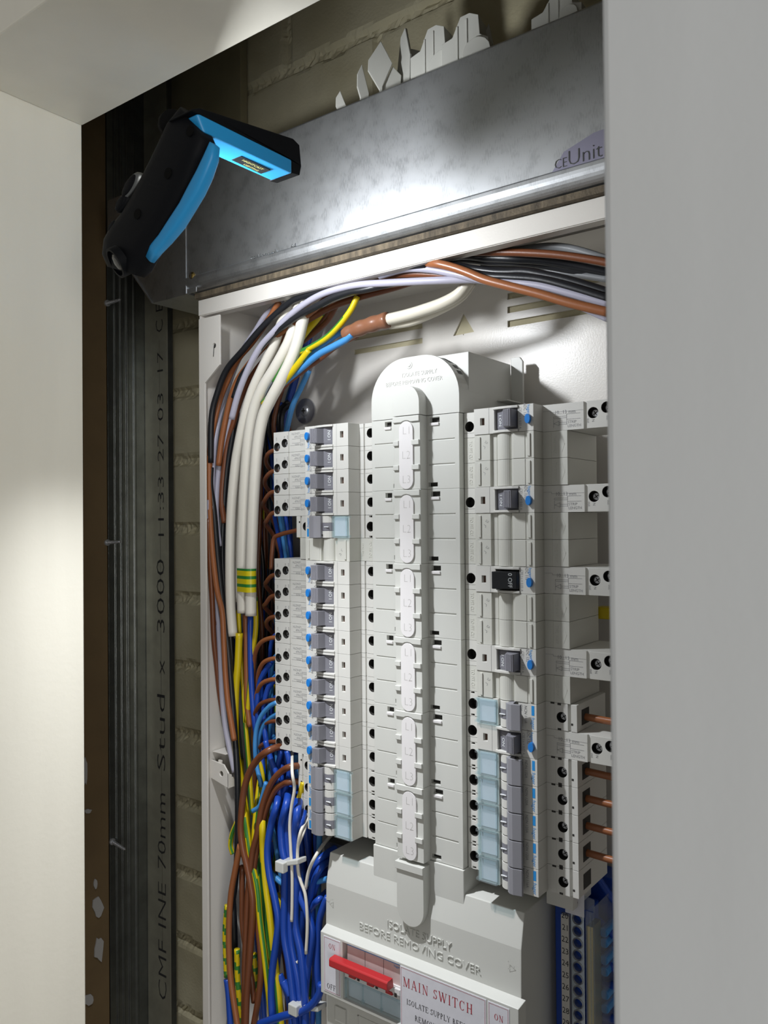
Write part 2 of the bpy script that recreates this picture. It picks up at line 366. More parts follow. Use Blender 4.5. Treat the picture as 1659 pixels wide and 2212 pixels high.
# ================================================================== SETTING
# painted brick wall: a height field of courses with rough mortar
def brick_wall():
    x0, x1, z0, z1, st = -900, 420, 940, 2060, 3.0
    nx, nz = int((x1-x0)/st)+1, int((z1-z0)/st)+1
    C0, PZ, PXX = 1642.0, 74.3, 222.0
    rnd = {}
    def hh(i, j):
        if (i, j) not in rnd: rnd[(i, j)] = random.uniform(-.8, .8)
        return rnd[(i, j)]
    vs = []
    from mathutils import noise
    for j in range(nz):
        z = z0+j*st
        for i in range(nx):
            x = x0+i*st
            wob = noise.noise(Vector((x*.03, z*.03, 0)))*2.2+noise.noise(Vector((x*.12, z*.12, 5)))*1.0
            r = (z-C0+wob)/PZ; k = math.floor(r); fz = (r-k)*PZ
            xs = (x+wob*.8-(-654 if k % 2 else -543))/PXX; kx = math.floor(xs); fx = (xs-kx)*PXX
            dz = min(fz, PZ-fz); dx = min(fx, PXX-fx); d = min(dz, dx)
            g = max(0.0, min(1.0, (d-3.6)/3.0)); g = g*g*(3-2*g)
            y = 100+hh(k, kx)*.9*g+(1-g)*(5.0+noise.noise(Vector((x*.35, z*.35, 9)))*2.4) + noise.noise(Vector((x*.05, z*.05, 3)))*.5
            vs.append((x, y, z))
    mb = MB(); fs = [(j*nx+i, j*nx+i+1, (j+1)*nx+i+1, (j+1)*nx+i) for j in range(nz-1) for i in range(nx-1)]
    mb.add(vs, fs)
    mb.box(x0, x1, 108, 200, 0, 2100)
    mb.box(x0, x1, 98, 200, 0, 941)
    o = mb.build('wall_back', 'brick'); 
    return struct(o)
brick_wall()
struct(MB().box(-735, -714, FY1+1 if False else -140, 14, 0, 2060).build('wall_left', 'board', bevel=.5))
struct(MB().box(-900, -736, -240, 108, 0, 2060).build('wall_left', 'board'))
struct(MB().box(120, 420, -240, 108, 0, 2060).build('wall_right', 'board'))
struct(MB().box(-900, 420, -240, 200, 2060, 2100).build('ceiling', 'board'))
struct(MB().box(-900, 420, -900, 200, -30, 0).build('floor', 'board'))
# dark flat panel beside the bricks, above the trunking
a = P(355, 200, 90); b = P(523, 200, 90)
struct(MB().box(a.x-30, b.x, 88, 97, 1812, 2058).build('trim_1', mat('dim_plaster_board', (.25, .22, .13), .8, bump=.3, bscale=300, var=.15, vscale=12), bevel=.5))
# opening of the cupboard: jamb, head, right stile
FY1, FY0 = -142.0, -233.0
jx, hz = P(177, 272, FY1).x, P(177, 272, FY1).z
sx = P(1309, 1100, FY0).x
struct(MB().box(jx-95, jx, FY0, FY1, 0, hz+95).build('trim_2', 'paint', bevel=1.0))
struct(MB().box(jx, sx, FY0, FY1, hz, hz+95).build('trim_3', 'paint', bevel=1.0))
struct(MB().box(sx, sx+110, FY0, FY0+60, 0, hz+95).build('trim_4', 'paintg', bevel=2.5, seg=3))
struct(MB().box(sx+3, sx+109, FY0+60.2, FY0+70, 0, hz+95).build('trim_4', 'board'))  # unseen dark backing added to cut lamp bounce off the stile
mb = MB(); mb.box(-900, jx-95, FY0-10, FY1-5, 0, 2100); mb.box(sx+110, 420, FY0-10, FY1-5, 0, 2100); mb.box(jx-95, sx+110, FY0-10, FY1-5, hz+95, 2100)
struct(mb.build('wall_front', 'paintg'))
mb = MB(); mb.box(-900, jx-95, FY1-4.5, FY1, 0, 2058); mb.box(jx-95, 420, FY1-4.5, FY1, hz+96, 2058); mb.box(sx+111, 420, FY1-4.5, FY1, 0, hz+95)  # unseen dark lining added so the front wall bounces less light inside
struct(mb.build('wall_front', 'board'))
# plaster smears on the brown board
mb = MB()
for (x, y, wx, wy) in [(183, 1665, 5, 34), (189, 1752, 9, 6), (212, 1960, 12, 26), (213, 2050, 10, 30), (190, 2160, 10, 14), (205, 1908, 4, 12)]:
    pts = []
    for i in range(12):
        t = 2*math.pi*i/12; k = random.uniform(.7, 1.15)
        q = PX(x+wx*k*math.cos(t), y+wy*k*math.sin(t), -713.7); pts.append((q.y, q.z))
    mb.prism(pts, 'X', -713.9, -712.6)
o = mb.build('wall_left', 'plaster', bevel=.3); struct(o)

# ================================================================== METAL STUD
st = empty('metal_stud', (-714, 60, 1000))
tag(st, 'galvanised steel stud with printed black text standing between brown board and brick wall', 'stud')
def world_part(mb, name, m, root, **k):
    o = mb.build(name, m, **k); o.parent = root; o.matrix_parent_inverse = Matrix.Translation(-root.location); return o
prof = [(-714, 15), (-714, 22), (-712.8, 23), (-712.8, 24.5), (-714, 25.5), (-714, 29), (-712.8, 30), (-712.8, 31.5), (-714, 32.5), (-714, 36), (-712.6, 37.2), (-712.6, 39), (-714, 40), (-714, 45),
        (-713, 46), (-713, 48), (-714, 49), (-714, 60), (-676, 60), (-676, 67), (-676.8, 67), (-676.8, 60.8), (-714.8, 60.8), (-714.8, 15)]
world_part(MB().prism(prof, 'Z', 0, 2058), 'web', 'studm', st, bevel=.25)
world_part(MB().box(-713.4, -676, 59.84, 60.6, 0, 2058), 'flange', 'studf', st, bevel=.2)  # overlay carrying the paler, lit tone of the stud
mb = MB()
xb, ub, zf = -683, (-1, 0, 0), (0, 0, 1)
for t, y0, y1, s_ in [('C E', 720, 655, 17), ('17', 815, 760, 14), ('03', 912, 850, 14), ('27', 1000, 938, 14), ('11:33', 1172, 1030, 14), ('3000', 1372, 1208, 18), ('x', 1458, 1425, 18), ('Stud', 1668, 1500, 19), ('70mm', 1880, 1712, 19), ('INE', 2006, 1905, 19), ('CMF', 2160, 2030, 19)]:
    z0 = P(345, y0, 59.6).z; z1 = P(345, y1, 59.6).z
    vs, fs, wd = glyphs(t, 0, -.012)
    mb.text(t, s_, (xb, 59.7, z0), zf, ub, align='l', sx=(z1-z0)/(wd*s_), off=-.012)
mb.quad(-689.2, -688.9, 59.7, 1060, 1690)
world_part(mb, 'printed_text', 'inkd', st)
for i, (x, y) in enumerate([(232, 655), (232, 1172), (243, 1818)]):
    q = PX(x, y, -713); d = Vector((1, .12, .05 if i != 2 else -.25)).normalized()
    mb = MB(); mb.cyl(q+Vector((-1, 0, 0)), 3.2, 'X', 1.6, mi=0); mb.cyl(q, 1.5, d, 19, mi=0, r2=.5)
    for k in range(11): mb.cyl(q+d*(2+k*1.5), 2.0-.06*k, d, .5, n=10)
    o = mb.build('drywall_screw', 'screw', smooth_=False, loc=True)
    tag(o, ['drywall screw poking out of the brown board just below the torch', 'drywall screw poking out of the brown board at mid height beside the stud', 'drywall screw poking out of the brown board low down near the smears'][i], 'screw', 'drywall screws through the brown board')

# ================================================================== TRUNKING
TY, TZ0, TZ1 = -12.0, 1700.6, 1808.0
tr = empty('cable_trunking', (-330, 40, TZ0))
tag(tr, 'long galvanised steel cable trunking running above the open distribution board', 'trunking')
prof = [(TY, TZ1-2), (TY, TZ0+13), (TY-1.2, TZ0+12), (TY-1.4, TZ0+9.5)]
for i in range(1, 8):
    a = math.pi/2*i/7; prof.append((TY-1.4+9*(1-math.cos(a)), TZ0+9.5-9*math.sin(a)))
prof += [(94, TZ0+.4), (94, TZ1), (TY+2, TZ1)]
world_part(MB().prism(prof, 'X', -557.5, 118), 'lid', 'galv', tr, bevel=.3)
p0, p1, p2 = P(329, 647, TY+1), P(245, 530, TY+1), P(190, 480, TY+1)
pf = [(-558.2, TZ0-1), (p0.x, TZ0-1), (p1.x, p1.z), (-674.5, p1.z+12), (-674.5, 1810), (-558.2, 1810)]
mb = MB().prism(pf, 'Y', TY+.8, 95)
mb.prism([(p0.x, TZ0-1), (p0.x+2, TZ0-1), (p1.x+2, p1.z), (p1.x, p1.z)], 'Y', TY-.5, TY+.8)
mb.box(-558.4, -557.6, TY-.6, TY+2, TZ0-1, 1810); mb.box(-558.4, -545, TY, TY+1.2, TZ0-1.2, TZ0+3)
world_part(mb, 'end_fitting', 'galv', tr, bevel=.4)
q = P(416, 596, TY); mb = MB(); mb.cyl((q.x, TY+.5, q.z), 3.3, (0, -1, 0), 1.2, n=18); mb.dome((q.x, TY-.7, q.z), 3.3, (0, -1, 0), 1.5, n=18)
mb.box(q.x-.4, q.x+.4, TY-2.4, TY-1.6, q.z-2.6, q.z+2.6, 1)
world_part(mb, 'brass_screw', ['brass', 'hole'], tr, smooth_=True)['label'] = 'brass round-head screw'
mb = MB()
def emb(t, size, x, z, thick=.35, sx=1.0, base=(0, 0)):
    mb.text(t, size, (x, TY-.15, z), (1, 0, 0), (0, 0, 1), align='l', ext=.2, off=-.018, sx=sx)
emb('CE', 8.5, -211.5, 1714.6, sx=.85); emb('Unitrunk', 13.5, -203, 1714.4, sx=.95)
world_part(mb, 'embossed_lettering', 'steel_d', tr); mb = MB()
emb('CE', 5, -478, 1711.8); emb('Unitrunk', 6, -470, 1711.8, sx=1.05); emb('64', 6, -433, 1712.0)
world_part(mb, 'embossed_lettering', 'steel_d', tr)
q = P(1150, 420, TY)
mb = MB().prism([(-213, 1713.5), (-170, 1713.5), (-170, 1731), (-186, 1730), (-205, 1724)], 'Y', TY-.06, TY+.02)
world_part(mb, 'violet_film', 'film', tr)['label'] = 'violet tinted patch of film'
# scratches
mb = MB()
for (x, y, l, dx) in [(733, 268, 26, 3), (697, 258, 18, 0), (455, 420, 34, 1), (548, 385, 22, 2), (706, 420, 20, 8), (430, 447, 1, 26), (690, 300, 30, 2), (724, 250, 14, -1)]:
    a, b = P(x, y, TY-.05), P(x+dx, y+l, TY-.05); world_part(MB().line([a, b], .2), 'scratch', 'screw', tr)
# fibre strip between trunking and board
o = MB().box(-554, 118, -6, 60, 1695.8, 1700.2).build('fibre_strip', 'fibre', loc=True)
tag(o, 'thin brown fibre packing strip squeezed between trunking and board top', 'packing strip')

# spare blanks lying on the trunking
def blankpiece(px, py, y, kind, rot, scale=1.0):
    """loose blanking modules: an L-profile of moulded plastic"""
    q = P(px, py, y); h = q.z-TZ1
    root = None
    mb = MB()
    if kind == 'face':
        mb.prism([(-.5, 0), (1.5, 0), (1.8, h*.3), (9.5, h*.66), (1, h), (-8.5, h*.72), (-9, h*.56), (-.5, h*.26)], 'Y', -1.2, 1.0)
        mb.prism([(1, 0), (14, 0), (16, h*.5), (9.5, h*.64), (2, h*.32)], 'Y', 1, 18)
    elif kind == 'body':
        pr = [(-17, 0), (17, 0), (17, h*.45), (11, h*.55), (10, h*.92), (4, h), (-3, h*.97), (-9, h*.62), (-17, h*.55)]
        mb.prism(pr, 'Y', -8, 9); mb.box(-6, -4.6, -8.6, -8, 1, h*.8); mb.box(1, 2.2, -8.6, -8, 1, h*.9)
        mb.prism(circ(9, h*.2, h*.28, 14), 'Y', -10, -8)
    elif kind == 'clip':
        mb.prism([(-12, 0), (12, 0), (14, h*.6), (6, h), (-2, h*.95), (-12, h*.4)], 'Y', -1, 1)
        mb.box(-10, -8, 0, 20, 0, h*.55); mb.box(9, 11, 0, 20, 0, h*.7); mb.box(-10, 11, 18, 20, 0, h*.6)
    else:
        mb.prism([(-2.5, 0), (3.2, 0), (4.4, h*.4), (-1, h), (-4.6, h*.78), (-4.8, h*.5), (-2.5, h*.28)], 'Y', -1, 1); mb.box(-1, .5, 1, 12, 0, h*.3)
    o = mb.build('blanking_module', 'blank', bevel=.5)
    o.location = (q.x/1000, y/1000, TZ1/1000); o.rotation_euler = (0, 0, math.radians(rot))
    return o
for (px, py, y, k, rz, lab) in [
    (738, 196, 6, 'tip', 25, 'small white plastic tip of a spare blank, leftmost on top of the trunking'),
    (784, 140, 4, 'tip', 55, 'narrow pale plastic piece standing second from the left on the trunking'),
    (820, 90, 8, 'face', 35, 'tallest pale diamond shaped spare blank on the trunking near its left end'),
    (870, 70, 22, 'clip', -30, 'dark side-lit spare clip leaning behind the diamond shaped blank'),
    (943, 70, 8, 'body', 5, 'rounded grey spare blank in the middle of the row on the trunking'),
    (1012, 45, 8, 'body', 10, 'peaked grey spare blank right of the rounded one on the trunking'),
    (1058, 52, 20, 'tip', 60, 'thin dark sliver of a spare blank behind the peaked one'),
    (1212, 0, 6, 'body', 0, 'spare pale blank cut off at the top edge near the right stile')]:
    tag(blankpiece(px, py, y, k, rz), lab, 'blanking piece', 'spare blanks lying on the trunking')

# ================================================================== ENCLOSURE
EX0, EX1, ZT, ZB, YB = -555.0, -105.0, 1695.5, 960.0, 100.0
en = empty('distribution_board', (-330, 50, ZB))
tag(en, 'open cream steel distribution board enclosure full of cables and breakers', 'enclosure')
holes = []
for (xl, xr, zz, h) in [(-460, -385, 1652, 4.6), (-460, -385, 1664.7, 4.6), (-460, -360, 1677, 4.6), (-303.7, -215, 1653.5, 5.2), (-303.7, -215, 1664.6, 5.2), (-303.7, -215, 1675.4, 5.2)]:
    holes.append(rect(xl, xr, zz-h/2+1.5, zz+h/2+1.5))
holes.append([(-354.3, 1652.9), (-344.8, 1653.1), (-344.3, 1651.8), (-343.7, 1653.2), (-334.2, 1653.4), (-344.2, 1670)])
mb = MB(); out = rect(EX0, EX1, ZB, ZT-1)
mb.plate(out, [(h, 1.6, 0, None) for h in holes], YB-1.6); mb.plate(out, holes, YB)
mb.box(EX0, EX0+1.5, 0, YB, ZB, ZT-1.2); mb.box(EX1-1.5, EX1, 0, YB, ZB, ZT-1.2); mb.box(EX0, EX1, 0, YB, ZB, ZB+1.5)
roof = [rect(-372, -120, 9, 46)]
mb.plate(rect(EX0, EX1, 0, YB), [(roof[0], -1.5, 0, None)], ZT, ax='Z'); mb.plate(rect(EX0, EX1, 0, YB), roof, ZT-1.5, ax='Z')
world_part(mb, 'back_box', 'encl', en, bevel=0)
mb = MB().box(EX0-.3, EX1+.3, -1.0, .6, ZT-13.5, ZT); mb.box(EX0-.3, EX1, 0, 9, ZT-14, ZT-12.8)
world_part(mb, 'top_flange', 'encl', en, bevel=.4)
zq = 1636.0
pf = [(EX0, ZB), (-547.5, ZB), (-547.5, 1622), (-528, zq), (-528, 1679), (EX0, 1679)]
kh = circ(-535, 1653, 2.3, 12)
mb = MB(); mb.plate(pf, [(kh, 1.5, 0, 1)], -1.0); mb.prism(pf, 'Y', -1.0, .6, skip=(), caps=False)
mb.line([(-535, -1.1, 1652), (-536, -1.1, 1644)], .9, mi=1)
world_part(mb, 'left_flange', ['encl', 'hole'], en, bevel=.3)
# fixing bracket low on the left side
mb = MB()
pf = [(-553, 1291), (-536.5, 1289.5), (-530.5, 1283), (-530.5, 1270), (-553, 1275)]
mb.plate(pf, [(circ(-539.5, 1281, 2.4, 14), 1.4, 0, None)], 8); mb.prism(pf, 'Y', 8, 9.4, caps=False); mb.plate(pf, [circ(-539.5, 1281, 2.4, 14)], 9.4)
mb.prism([(8, 1270), (8, 1283), (12, 1281), (12, 1279), (26, 1275), (29, 1270)], 'X', -531.6, -530.4)
mb.box(-553, -536, 10, 26, 1297.4, 1298.2); mb.box(-545, -541, 9.4, 11, 1289, 1292)
world_part(mb, 'fixing_bracket', 'encl', en, bevel=.25)
# roof furniture
mb = MB(); mb.cyl((-520, 30, ZT-3), 3, 'Z', 1.6); mb.cyl((-505, 55, ZT-3), 4, 'Z', 1.6)
world_part(mb, 'roof_knockout', 'hole', en)
q = P(660, 888, 97)
mb = MB(); mb.cyl((q.x, 98, q.z), 12.0, (0, -1, 0), 1.6, n=36); mb.dome((q.x, 96.4, q.z), 5.2, (0, -1, 0), 2.4, n=20)
mb.box(q.x-.6, q.x+.6, 93.6, 94.2, q.z-2.4, q.z+2.4, 1); mb.box(q.x-2.4, q.x+2.4, 93.6, 94.2, q.z-.6, q.z+.6, 1)
o = mb.build('screw_and_washer', ['screw', 'hole'], loc=True, smooth_=False)
tag(o, 'bright penny washer with cross-head screw on the cream back plate', 'screw')

# ================================================================== BUSBAR COVERS
CX = -332.0
def row_z(i): return 1566.0-17.5*i
# top terminal cover
tc = empty('terminal_cover', (CX, 40, 1574))
tag(tc, 'arched white plastic terminal cover capping the central busbar column', 'cover')
Wd = 38.5; zt, z0 = 1618.8, 1575.2; r = 31
arch = [(-Wd, z0)]+[(-Wd+r-r*math.cos(a), zt-r+r*math.sin(a)) for a in [math.pi/2*i/12 for i in range(13)]]+[(Wd-r+r*math.sin(a), zt-r+r*math.cos(a)) for a in [math.pi/2*i/12 for i in range(13)]]+[(Wd, z0)]
arch = [(CX+a, b) for a, b in arch]
mb = MB().prism(arch, 'Y', 8, 44); 
for (a0, a1) in [(24, 38), (44, 60)]:   # vent slots on the arch shoulder
    for i in range(1):
        pts = []
        for a in (a0, a1): 
            t = math.radians(a); pts.append((CX+Wd-r+(r+.25)*math.sin(t), zt-r+(r+.25)*math.cos(t)))
        mb.add([(pts[0][0], 14, pts[0][1]), (pts[1][0], 14, pts[1][1]), (pts[1][0], 20, pts[1][1]), (pts[0][0], 20, pts[0][1])], [(0, 1, 2, 3)], 1)
world_part(mb, 'cover_plate', ['cover', 'hole'], tc, bevel=.9, seg=3)
mb = MB().box(CX-36, CX+38.3, 45.5, 84, 1560, 1576); mb.box(CX-2, CX+38.3, 21.5, 84, 1576, 1619.5)
mb.prism([(CX+38.3, 1500), (CX+48.5, 1500), (CX+48.5, 1621), (CX+46, 1624.5), (CX+38.3, 1624.5)], 'Y', 84, 86.5)
mb.box(CX+38.3, CX+47, 62, 84, 1588.5, 1589.6)
world_part(mb, 'terminal_block', 'cover', tc, bevel=1.3, seg=3)
dm = []
zc_, rr = 1584.0, 11.5
dm = [(CX-rr, 1575.2)]+[(CX+rr*math.cos(a), zc_+12.5*math.sin(a)) for a in [math.pi-math.pi*i/18 for i in range(19)]]+[(CX+rr, 1575.2)]
world_part(MB().prism(dm, 'Y', -2, 9), 'spine_cap', 'cover', tc, bevel=1.0, seg=3)
mb = MB(); q = P(884, 789, 8)
mb.text('ISOLATE SUPPLY', 4.3, (CX+5, 7.9, 1604.6), (1, 0, 0), (0, 0, 1), ext=.16, off=-.01, sx=.97)
mb.text('BEFORE REMOVING COVER', 4.3, (CX, 7.9, 1599.2), (1, 0, 0), (0, 0, 1), ext=.16, off=-.01, sx=.94)
world_part(mb, 'embossed_text', 'cover', tc)
mb = MB(); n = 20
mb.cyl((q.x, 8.0, q.z), 2.9, (0, -1, 0), .35, n=n, r2=2.5); mb.dome((q.x, 7.6, q.z), 1.5, (0, -1, 0), .5, n=n)
world_part(mb, 'screw_recess', 'cover', tc)

# six three-way busbar covers
def make_segment():
    root = empty('busbar_cover', (CX, 0, 0))
    mb = MB(); zt, zb = 0, -52.4
    holes = [(rect(-26, -20, -5.2, -1.6), 3, 0, 1), (rect(14, 22, -5.2, -1.6), 3, 0, 1), (rect(-18.5, -12, -50.6, -47.6), 3, 0, 1), (rect(12.2, 20, -50.6, -47.6), 3, 0, 1)]
    for zz in (-17.5, -35):
        holes.append((rect(-35.5, -12.5, zz-.45, zz+.45), .8, 0, 0)); holes.append((rect(12.8, 34.5, zz-.45, zz+.45), .8, 0, 0))
    o_ = rect(-38.4, 38.4, zb, zt)
    mb.plate(o_, holes, 8)
    mb.prism(o_, 'Y', 8, 45, caps=False)
    mb.box(37.2, 38.5, 7.5, 44, zb, zt)
    for (a_, b_) in ((-26, -20.2), (14, 21.8)): mb.prism([(7.0, -7.4), (6.9, -5.4), (8.2, -5.2), (8.2, -7.6)], 'X', a_, b_, 2)
    mb.build('cover_plate', ['cover', 'hole', 'strip'], root, bevel=.3)
    mb = MB(); mb.box(-11.5, 11.5, -1.0, 8.2, zb, zt)
    mb.prism([(-11.5, -.2), (11.4, -.2), (11.4, -4.4), (4, -4.4), (2.5, -3.7), (0, -3.3), (-2.5, -3.7), (-4, -4.4), (-11.5, -4.4)], 'Y', -2.4, -1.0)
    for zz in (-19.2, -36.7):
        mb.box(-11.3, -6.4, -2.6, -1.0, zz-1.8, zz+1.8); mb.box(4.9, 11.2, -2.6, -1.0, zz-1.8, zz+1.8)
    mb.build('spine', 'cover', root, bevel=.35)
    pts = [(6.0*math.cos(a), -10.0+6.2*math.sin(a)) for a in [math.pi*i/12 for i in range(13)]]+[(6.0*math.cos(a), -46.0+6.2*math.sin(a)) for a in [math.pi+math.pi*i/12 for i in range(13)]]
    ms = MB().prism(pts, 'Y', -2.2, -1.0).build('marker_strip', 'strip', root, bevel=.5, seg=3)
    mb = MB()
    for t, zz in (('L1', -13.2), ('L2', -30.6), ('L3', -48.0)):
        mb.text(t, 8.2, (0, -2.26, zz), (1, 0, 0), (0, 0, 1), off=-.028, sx=.98)
    mb.build('engraved_text', mat('engraved_grey', (.47, .45, .44), .6) if 'eng' not in M else M['eng'], ms)
    return root
seg0 = make_segment()
for i in range(6):
    o = seg0 if i == 0 else copy_tree(seg0)
    o.location = (CX/1000, 0, (1574.8-52.5*i)/1000)
    tag(o, ORD[i].capitalize()+' three-way busbar cover from the top, with L1 L2 L3 strip', 'busbar cover', 'three-way busbar covers down the centre')

# ================================================================== DEVICES
VH = 8.65
def body(segs, u0, u1, back=60, vh=VH):
    """segs: (ua, ub, w, holes) front faces along u; walls between them; holes get depth"""
    mb = MB()
    prof = [(u0, back)]
    for (a, b, w_, h) in segs: prof += [(a, w_), (b, w_)]
    prof += [(u1, back)]
    n = len(prof); vs0 = prof
    tri = tessellate_polygon([[Vector((a, b, 0)) for a, b in prof]])
    for v in (-vh, vh): mb.add([(a, b, v) for a, b in prof], [tuple(t) for t in tri], 0)
    for i in range(n):
        j = (i+1) % n
        if i >= 1 and i % 2 == 1 and i < n-1: continue    # front faces come as plates
        mb.add([(*prof[i], -vh), (*prof[j], -vh), (*prof[j], vh), (*prof[i], vh)], [(0, 1, 2, 3)], 0)
    for (a, b, w_, h) in segs:
        if w_ == w_: mb.plate(rect(a, b, -vh, vh), h, w_)
    return mb
def screwhole(mb, u, v, w_, r, root=None):
    mb.cyl((u+.2, w_+4.2, v), r*.80, (0, -1, 0), 1.0, n=16, mi=2, r2=r*.66)
    a = .6; ca, sa = math.cos(a), math.sin(a)
    for (c_, s_) in ((ca, sa), (-sa, ca)):
        d = Vector((c_, 0, s_)); e = Vector((-s_, 0, c_)); c = Vector((u+.2, w_+3.15, v)); L_ = r*.5
        mb.add([c+d*L_+e*.28, c+d*L_-e*.28, c-d*L_-e*.28, c-d*L_+e*.28], [(0, 1, 2, 3)], 1)
CWA, CWU = (0, 0, -1), (1, 0, 0)      # lettering that reads downwards on the right-hand bank
def make_rcbo(state):
    root = empty('residual_current_breaker', (0, 0, 0))
    bh = circ(43.5, -1.0 if True else 0, 3.6, 18)
    segs = [(39.2, 48.8, 13, [(bh, 7, 1, 1)]), (49.0, 50.0, 14.4, []), (50.2, 54.2, 13, []),
            (54.8, 98.8, 0, [(rect(59.6, 62.8, -2.6, 2.2), 2.5, 0, 3), (rect(70.3, 87.6, -6.9, 6.9), 6, 0, 1)]),
            (99.0, 127.2, 13, []), (127.3, 129.2, 14.6, []), (129.3, 146, 13, [(circ(133.4, .9, 3.5, 18), 5, 1, 1), (circ(142.2, 3.6, 3.5, 18), 5, 1, 1)])]
    mb = body(segs, 39.2, 146)
    mb.quad(39.4, 48.6, 12.95, -5.55, -5.4, 1); mb.quad(50.3, 54.1, 12.95, -5.55, -5.4, 1)
    screwhole(mb, 133.4, .9, 13, 3.4); screwhole(mb, 142.2, 3.6, 13, 3.4)
    mb.build('case', ['dev', 'hole', 'screw', 'slot'], root, bevel=.45, seg=2)
    # rim round the toggle
    mb = MB()
    for v0, v1 in ((6.9, 8.5), (-8.5, -6.9)):
        mb.prism([(69.5, 0.2), (69.5, -1.0), (74, -1.9), (79, -2.1), (84, -1.9), (88.0, -1.0), (88.0, 0.2)], 'Z', v0, v1)
    mb.build('toggle_rim', 'dev', root, bevel=.4)
    lev = MB()
    if state == 'on':
        lev.prism([(70.8, 5), (70.8, 2.2), (78.6, -.8), (80.4, -6.6), (86.2, -8.2), (86.9, -7.6), (86.9, 5)], 'Z', -5.6, 5.6)
        lev.prism([(70.6, 5.4), (70.6, 2.5), (78.4, -.4), (86.8, 2), (86.8, 5.4)], 'Z', -6.7, 6.7, 1)
        for k in range(5):
            u = 81.0+k*1.0; w_ = -6.6-1.6*(u-80.4)/5.8
            lev.box(u-.28, u+.28, w_-.55, w_+.3, -5.4, 5.4, 2)
        lv = lev.build('toggle', ['grey', 'grey', 'greyr'], root, bevel=.12)
        d = Vector((7.8, -3.0, 0)).normalized(); nrm = Vector((-3.0, -7.8, 0)).normalized()
        o_ = Vector((70.8, 2.2, 0))+d*2.6+nrm*.12
        MB().text('I ON', 3.6, o_+Vector((0, 0, -.4)), CWA, d, align='c', off=.005).build('lever_text', 'inkw', lv)
    else:
        lev.prism([(71.4, 4.5), (70.8, -6.6), (72.0, -7.8), (86.5, -2.0), (89.5, 4.0)], 'Z', -5.6, 5.6)
        lv = lev.build('toggle', 'black', root, bevel=.25)
        d = Vector((14.5, 5.8, 0)).normalized(); nrm = Vector((5.8, -14.5, 0)).normalized()
        MB().text('0 OFF', 3.8, Vector((72, -7.8, 0))+d*10.2+nrm*.12, CWA, d, align='c').build('lever_text', 'inkw', lv)
    MB().prism(circ(95.4, -1.0, 3.1, 20, rx=1.9), 'Y', -2.4, .2).build('test_button', 'blue', root, bevel=.4)
    # right-hand face of print
    mb = MB(); y = -.1
    mb.text('ADC 132' if state == 'on' else 'ADC 116', 2.9, (90.9+1.0, y, 4.9), CWA, CWU, align='c', sx=.8)
    mb.text('C32 I n = 0.03 A', 2.4, (88.0+.6, y, 0), CWA, CWU, align='c', sx=.86)
    mb.text('hager', 3.2, (94.3, y, 5.2), CWA, CWU, mi=1, align='c', sx=.86)
    mb.quad(88.2, 88.35, y, -VH, VH); mb.quad(66.2, 66.35, y, -VH, VH)
    y = 12.92
    mb.text('10...13 mm', 3.3, (107.2, y, 2.0), (1, 0, 0), (0, 0, 1), align='l', sx=.98)
    mb.line([(106.6, y, 0.4), (115.6, y, 0.4)], .22); mb.line([(106.6, y, -.7), (115.6, y, -.7)], .22); mb.line([(106.6, y, .4), (106.6, y, -.7)], .22)
    mb.line([(115.6, y, 1.6), (124.8, y, 1.6)], .22); mb.line([(115.6, y, 1.6), (115.6, y, -5.1)], .22); mb.line([(115.6, y, -1.8), (124.8, y, -1.8)], .22)
    mb.line([(106.6, y, -1.4), (106.6, y, -6.4)], .22)
    mb.line([(106.8, y, -4.0), (110.4, y, -2.6), (110.4, y, -5.4)], .22, close=True)
    mb.line([(110.4, y, -3.6), (115.6, y, -3.6)], .22); mb.line([(110.4, y, -4.8), (115.6, y, -4.8)], .22)
    mb.text('STRIP', 2.5, (116.2, y, -4.4), (1, 0, 0), (0, 0, 1), align='l'); mb.text('LENGTH', 2.5, (116.2, y, -6.9), (1, 0, 0), (0, 0, 1), align='l', sx=.95)
    mb.line([(99.2, y, 4.4), (104.6, y, 4.4), (104.6, y, 3.4), (127.2, y, 3.4)], .16)
    mb.text('out', 2.4, (129.4, y, -3.8), CWA, CWU, align='c', sx=.9); mb.text('N', 2.4, (132.6, y, -3.9), CWA, CWU, align='c'); mb.text('out', 2.4, (142.0, y, -3.0), CWA, CWU, align='c', sx=.9)
    mb.build('printed_markings', ['ink', 'inkb'], root)
    return root
